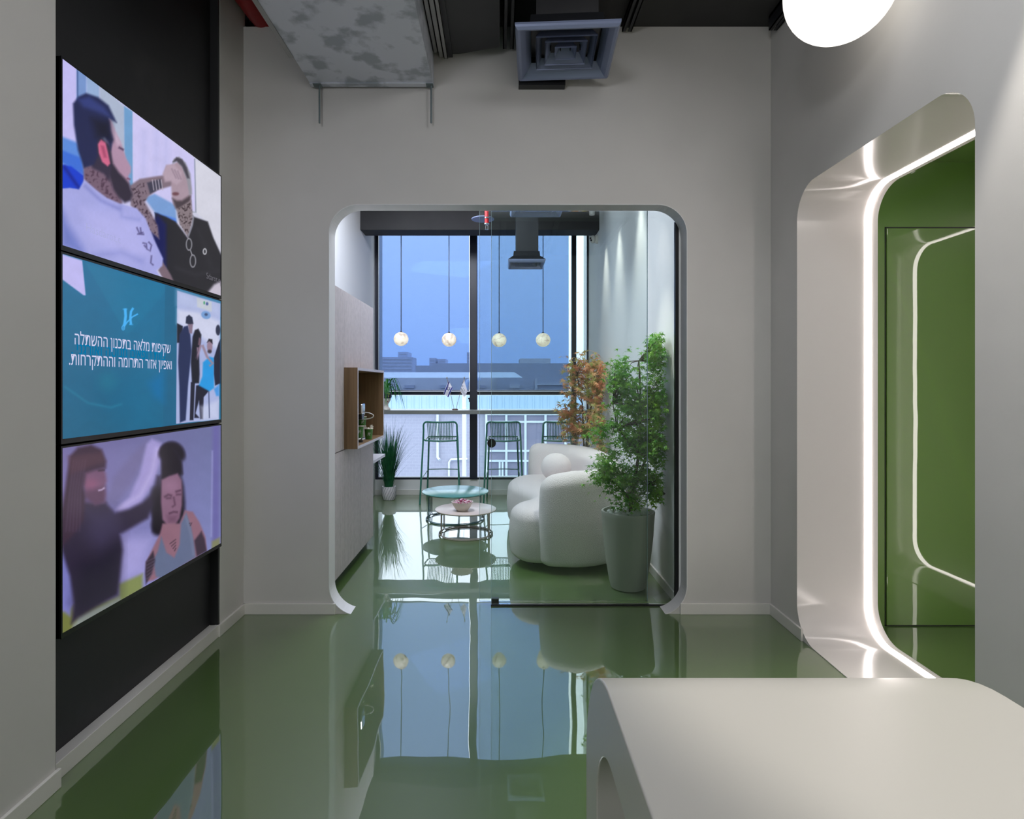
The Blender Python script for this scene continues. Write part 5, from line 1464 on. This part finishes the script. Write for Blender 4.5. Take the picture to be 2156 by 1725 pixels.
def bldg(name, y, x0, x1, z0, z1, mt, lab, dep=8, extra=None):
    r = thing(name, lab, 'building', ((fx(x0, y) + fx(x1, y)) / 2, y, -7))
    b = MB(); b.box(fx(x0, y), fx(x1, y), y, y + dep, -7, fz(z1, y)); b.build('wall', mt, r)
    if extra:
        for nm, m2, rects in extra:
            for (a, c_, d_, e_) in rects:
                b = MB(); b.box(fx(a, y), fx(c_, y), y - .15, y - .001, fz(e_, y), fz(d_, y)); b.build(nm, m2, r)
    return r
bldg('low_building', 36, 560, 1110, 0, 796, M['bld_grey'], 'low grey building beyond the warehouse with small dark vents', 12,
     [('vent', M['bld_grey2'], [(852, 873, 811, 818), (927, 944, 811, 818), (1010, 1022, 811, 818)])])
bldg('low_building', 34.5, 1045, 1500, 0, 795.5, M['bld_grey2'], 'low grey building to the right with a pale garage frame', 1.4,
     [('frame', M['bld_grey'], [(1126, 1131, 798, 822), (1131, 1190, 808, 811)]), ('vent', M['bld_grey'], [(1073, 1094, 810, 818)])])
r = thing('shed_roof', 'pale sloping shed roof above the low grey building', 'roof', (-6, 44, 1))
b = MB(); y = 44
P_ = [W(700, 795, y), W(1100, 795, y), W(1083, 784, y + 6), W(700, 784, y + 6)]
b.add(P_ + [(p[0], p[1], p[2] - .3) for p in P_], [(0, 1, 2, 3), (7, 6, 5, 4), (0, 4, 5, 1), (1, 5, 6, 2), (2, 6, 7, 3), (3, 7, 4, 0)]); b.build('roof_sheet', M['roof_lt'], r)
bldg('long_building', 70, 912, 1500, 0, 765, M['bld_grey2'], 'long dark building on the horizon behind the right blind', 12)
bldg('rooftop_block', 83, 1095, 1159, 0, 755, M['bld_grey'], 'flat block rising above the long dark building', 6)
bldg('far_building', 80, 875, 914, 0, 770, M['bld_grey2'], 'small low building left of the long dark building', 8)
tw = [(390, 790, 868, 752, 'broad apartment tower at the left edge of the window'), (425, 838, 858, 741, 'taller narrow tower standing behind the broad apartment tower'),
      (410, 904, 917, 754, 'left of two small distant twin towers'), (410, 922, 938, 756, 'right of two small distant twin towers'), (380, 983, 990, 742, 'slim distant tower beside the dark window post'), (430, 700, 800, 762, 'far low block at the leftmost skyline')]
for (y, a, c_, t, lab) in tw:
    ex = [('window_band', M['bld_grey2'], [(a + 2, c_ - 2, t + 4 + 7 * k, t + 7 + 7 * k) for k in range(4)])]
    bldg('tower', y, a, c_, 0, t, M['tower'], lab, 20, ex)
# ================================================================ LIGHT
w = bpy.data.worlds.new('sky'); scene.world = w; w.use_nodes = True
nt = w.node_tree; bg = nt.nodes['Background']
tc = nt.nodes.new('ShaderNodeTexCoord'); sx = nt.nodes.new('ShaderNodeSeparateXYZ'); rp = nt.nodes.new('ShaderNodeValToRGB')
nt.links.new(tc.outputs['Generated'], sx.inputs[0]); nt.links.new(sx.outputs['Z'], rp.inputs['Fac']); nt.links.new(rp.outputs['Color'], bg.inputs['Color'])
rp.color_ramp.elements[0].position = 0.0; rp.color_ramp.elements[0].color = (0.52, 0.70, 1.0, 1)
rp.color_ramp.elements[1].position = 0.35; rp.color_ramp.elements[1].color = (1.05, 1.15, 1.3, 1)
bg.inputs['Strength'].default_value = 2.6
sd = bpy.data.lights.new('sun', 'SUN'); sd.energy = 0.5; sd.angle = .02; sd.color = (1, .96, .9)
so_ = bpy.data.objects.new('sun', sd); C.objects.link(so_); so_.rotation_euler = Vector((0.25, .75, -.7)).to_track_quat('-Z', 'Y').to_euler(); so_.location = (0, 5, 12)

def area(x, y, z, sx_, sy_, power, col, tgt, name='fill_light', shape='RECTANGLE'):
    ld = bpy.data.lights.new(name, 'AREA'); ld.shape = shape; ld.size = sx_; ld.size_y = sy_; ld.energy = power; ld.color = col
    lo = bpy.data.objects.new(name, ld); C.objects.link(lo); lo.location = (x, y, z)
    lo.rotation_euler = (Vector(tgt) - Vector((x, y, z))).to_track_quat('-Z', 'Y').to_euler()
    return lo
area(-0.7, 0.9, 3.5, 0.9, 0.9, 9, (.95, .97, 1), (-0.5, 0.9, 0))  # added fill for the entrance, a bare light without a fixture
area(0.8, 1.4, 3.5, 0.8, 0.8, 30, (.95, .97, 1), (-0.3, 1.4, 0))  # added fill to brighten the left wall, no lamp body
area(-1.0, -1.6, 3.2, 0.8, 1.4, 74, (.93, .96, 1), (0.3, 2.5, 0.8))  # added fill from behind the viewpoint, brightens the far wall
area(-0.75, 4.9, 3.52, 1.2, 1.5, 112, (.82, .88, 1), (-0.5, 5.3, 0))  # unseen fill light added to brighten the dark lounge
# weak fill light added in the passage, no fitting there
area(2.5, 1.9, 2.66, .5, 1.2, 3, (1, .97, .9), (2.5, 1.9, 0))
# real window light enters through the panes; portal guides sampling
pl = bpy.data.lights.new('window_portal', 'AREA'); pl.shape = 'RECTANGLE'; pl.size = 2.66; pl.size_y = 3.2; pl.cycles.is_portal = True
po = bpy.data.objects.new('window_portal', pl); C.objects.link(po); po.location = (-.22, 7.72, 1.85); po.rotation_euler = (-PI / 2, 0, 0)

# wall washer near the right edge of frame
spot(1.45, 1.50, 3.46, 'spotlight washing the right wall beside the globe lamp', 1.45, 1.50, 0.0, 210, 52, .35, (1, .95, .88))

# ================================================================ CAMERA
cd = bpy.data.cameras.new('camera'); cd.sensor_width = 36; cd.sensor_fit = 'HORIZONTAL'
cd.lens = F / 2156 * 36
cd.shift_x = (1078 - PX) / 2156; cd.shift_y = -(862.5 - PY) / 2156
cd.clip_start = 0.02; cd.clip_end = 1000
co = bpy.data.objects.new('camera', cd); C.objects.link(co); co.location = (0, 0, CAMH); co.rotation_euler = (PI / 2, 0, 0)
scene.camera = co
scene.view_settings.view_transform = 'Standard'; scene.view_settings.look = 'None'
scene.view_settings.gamma = 1; scene.view_settings.use_curve_mapping = False
scene.view_settings.exposure = 0.0
scene.cycles.max_bounces = 10; scene.cycles.transparent_max_bounces = 16; scene.cycles.glossy_bounces = 6
scene.cycles.caustics_reflective = False
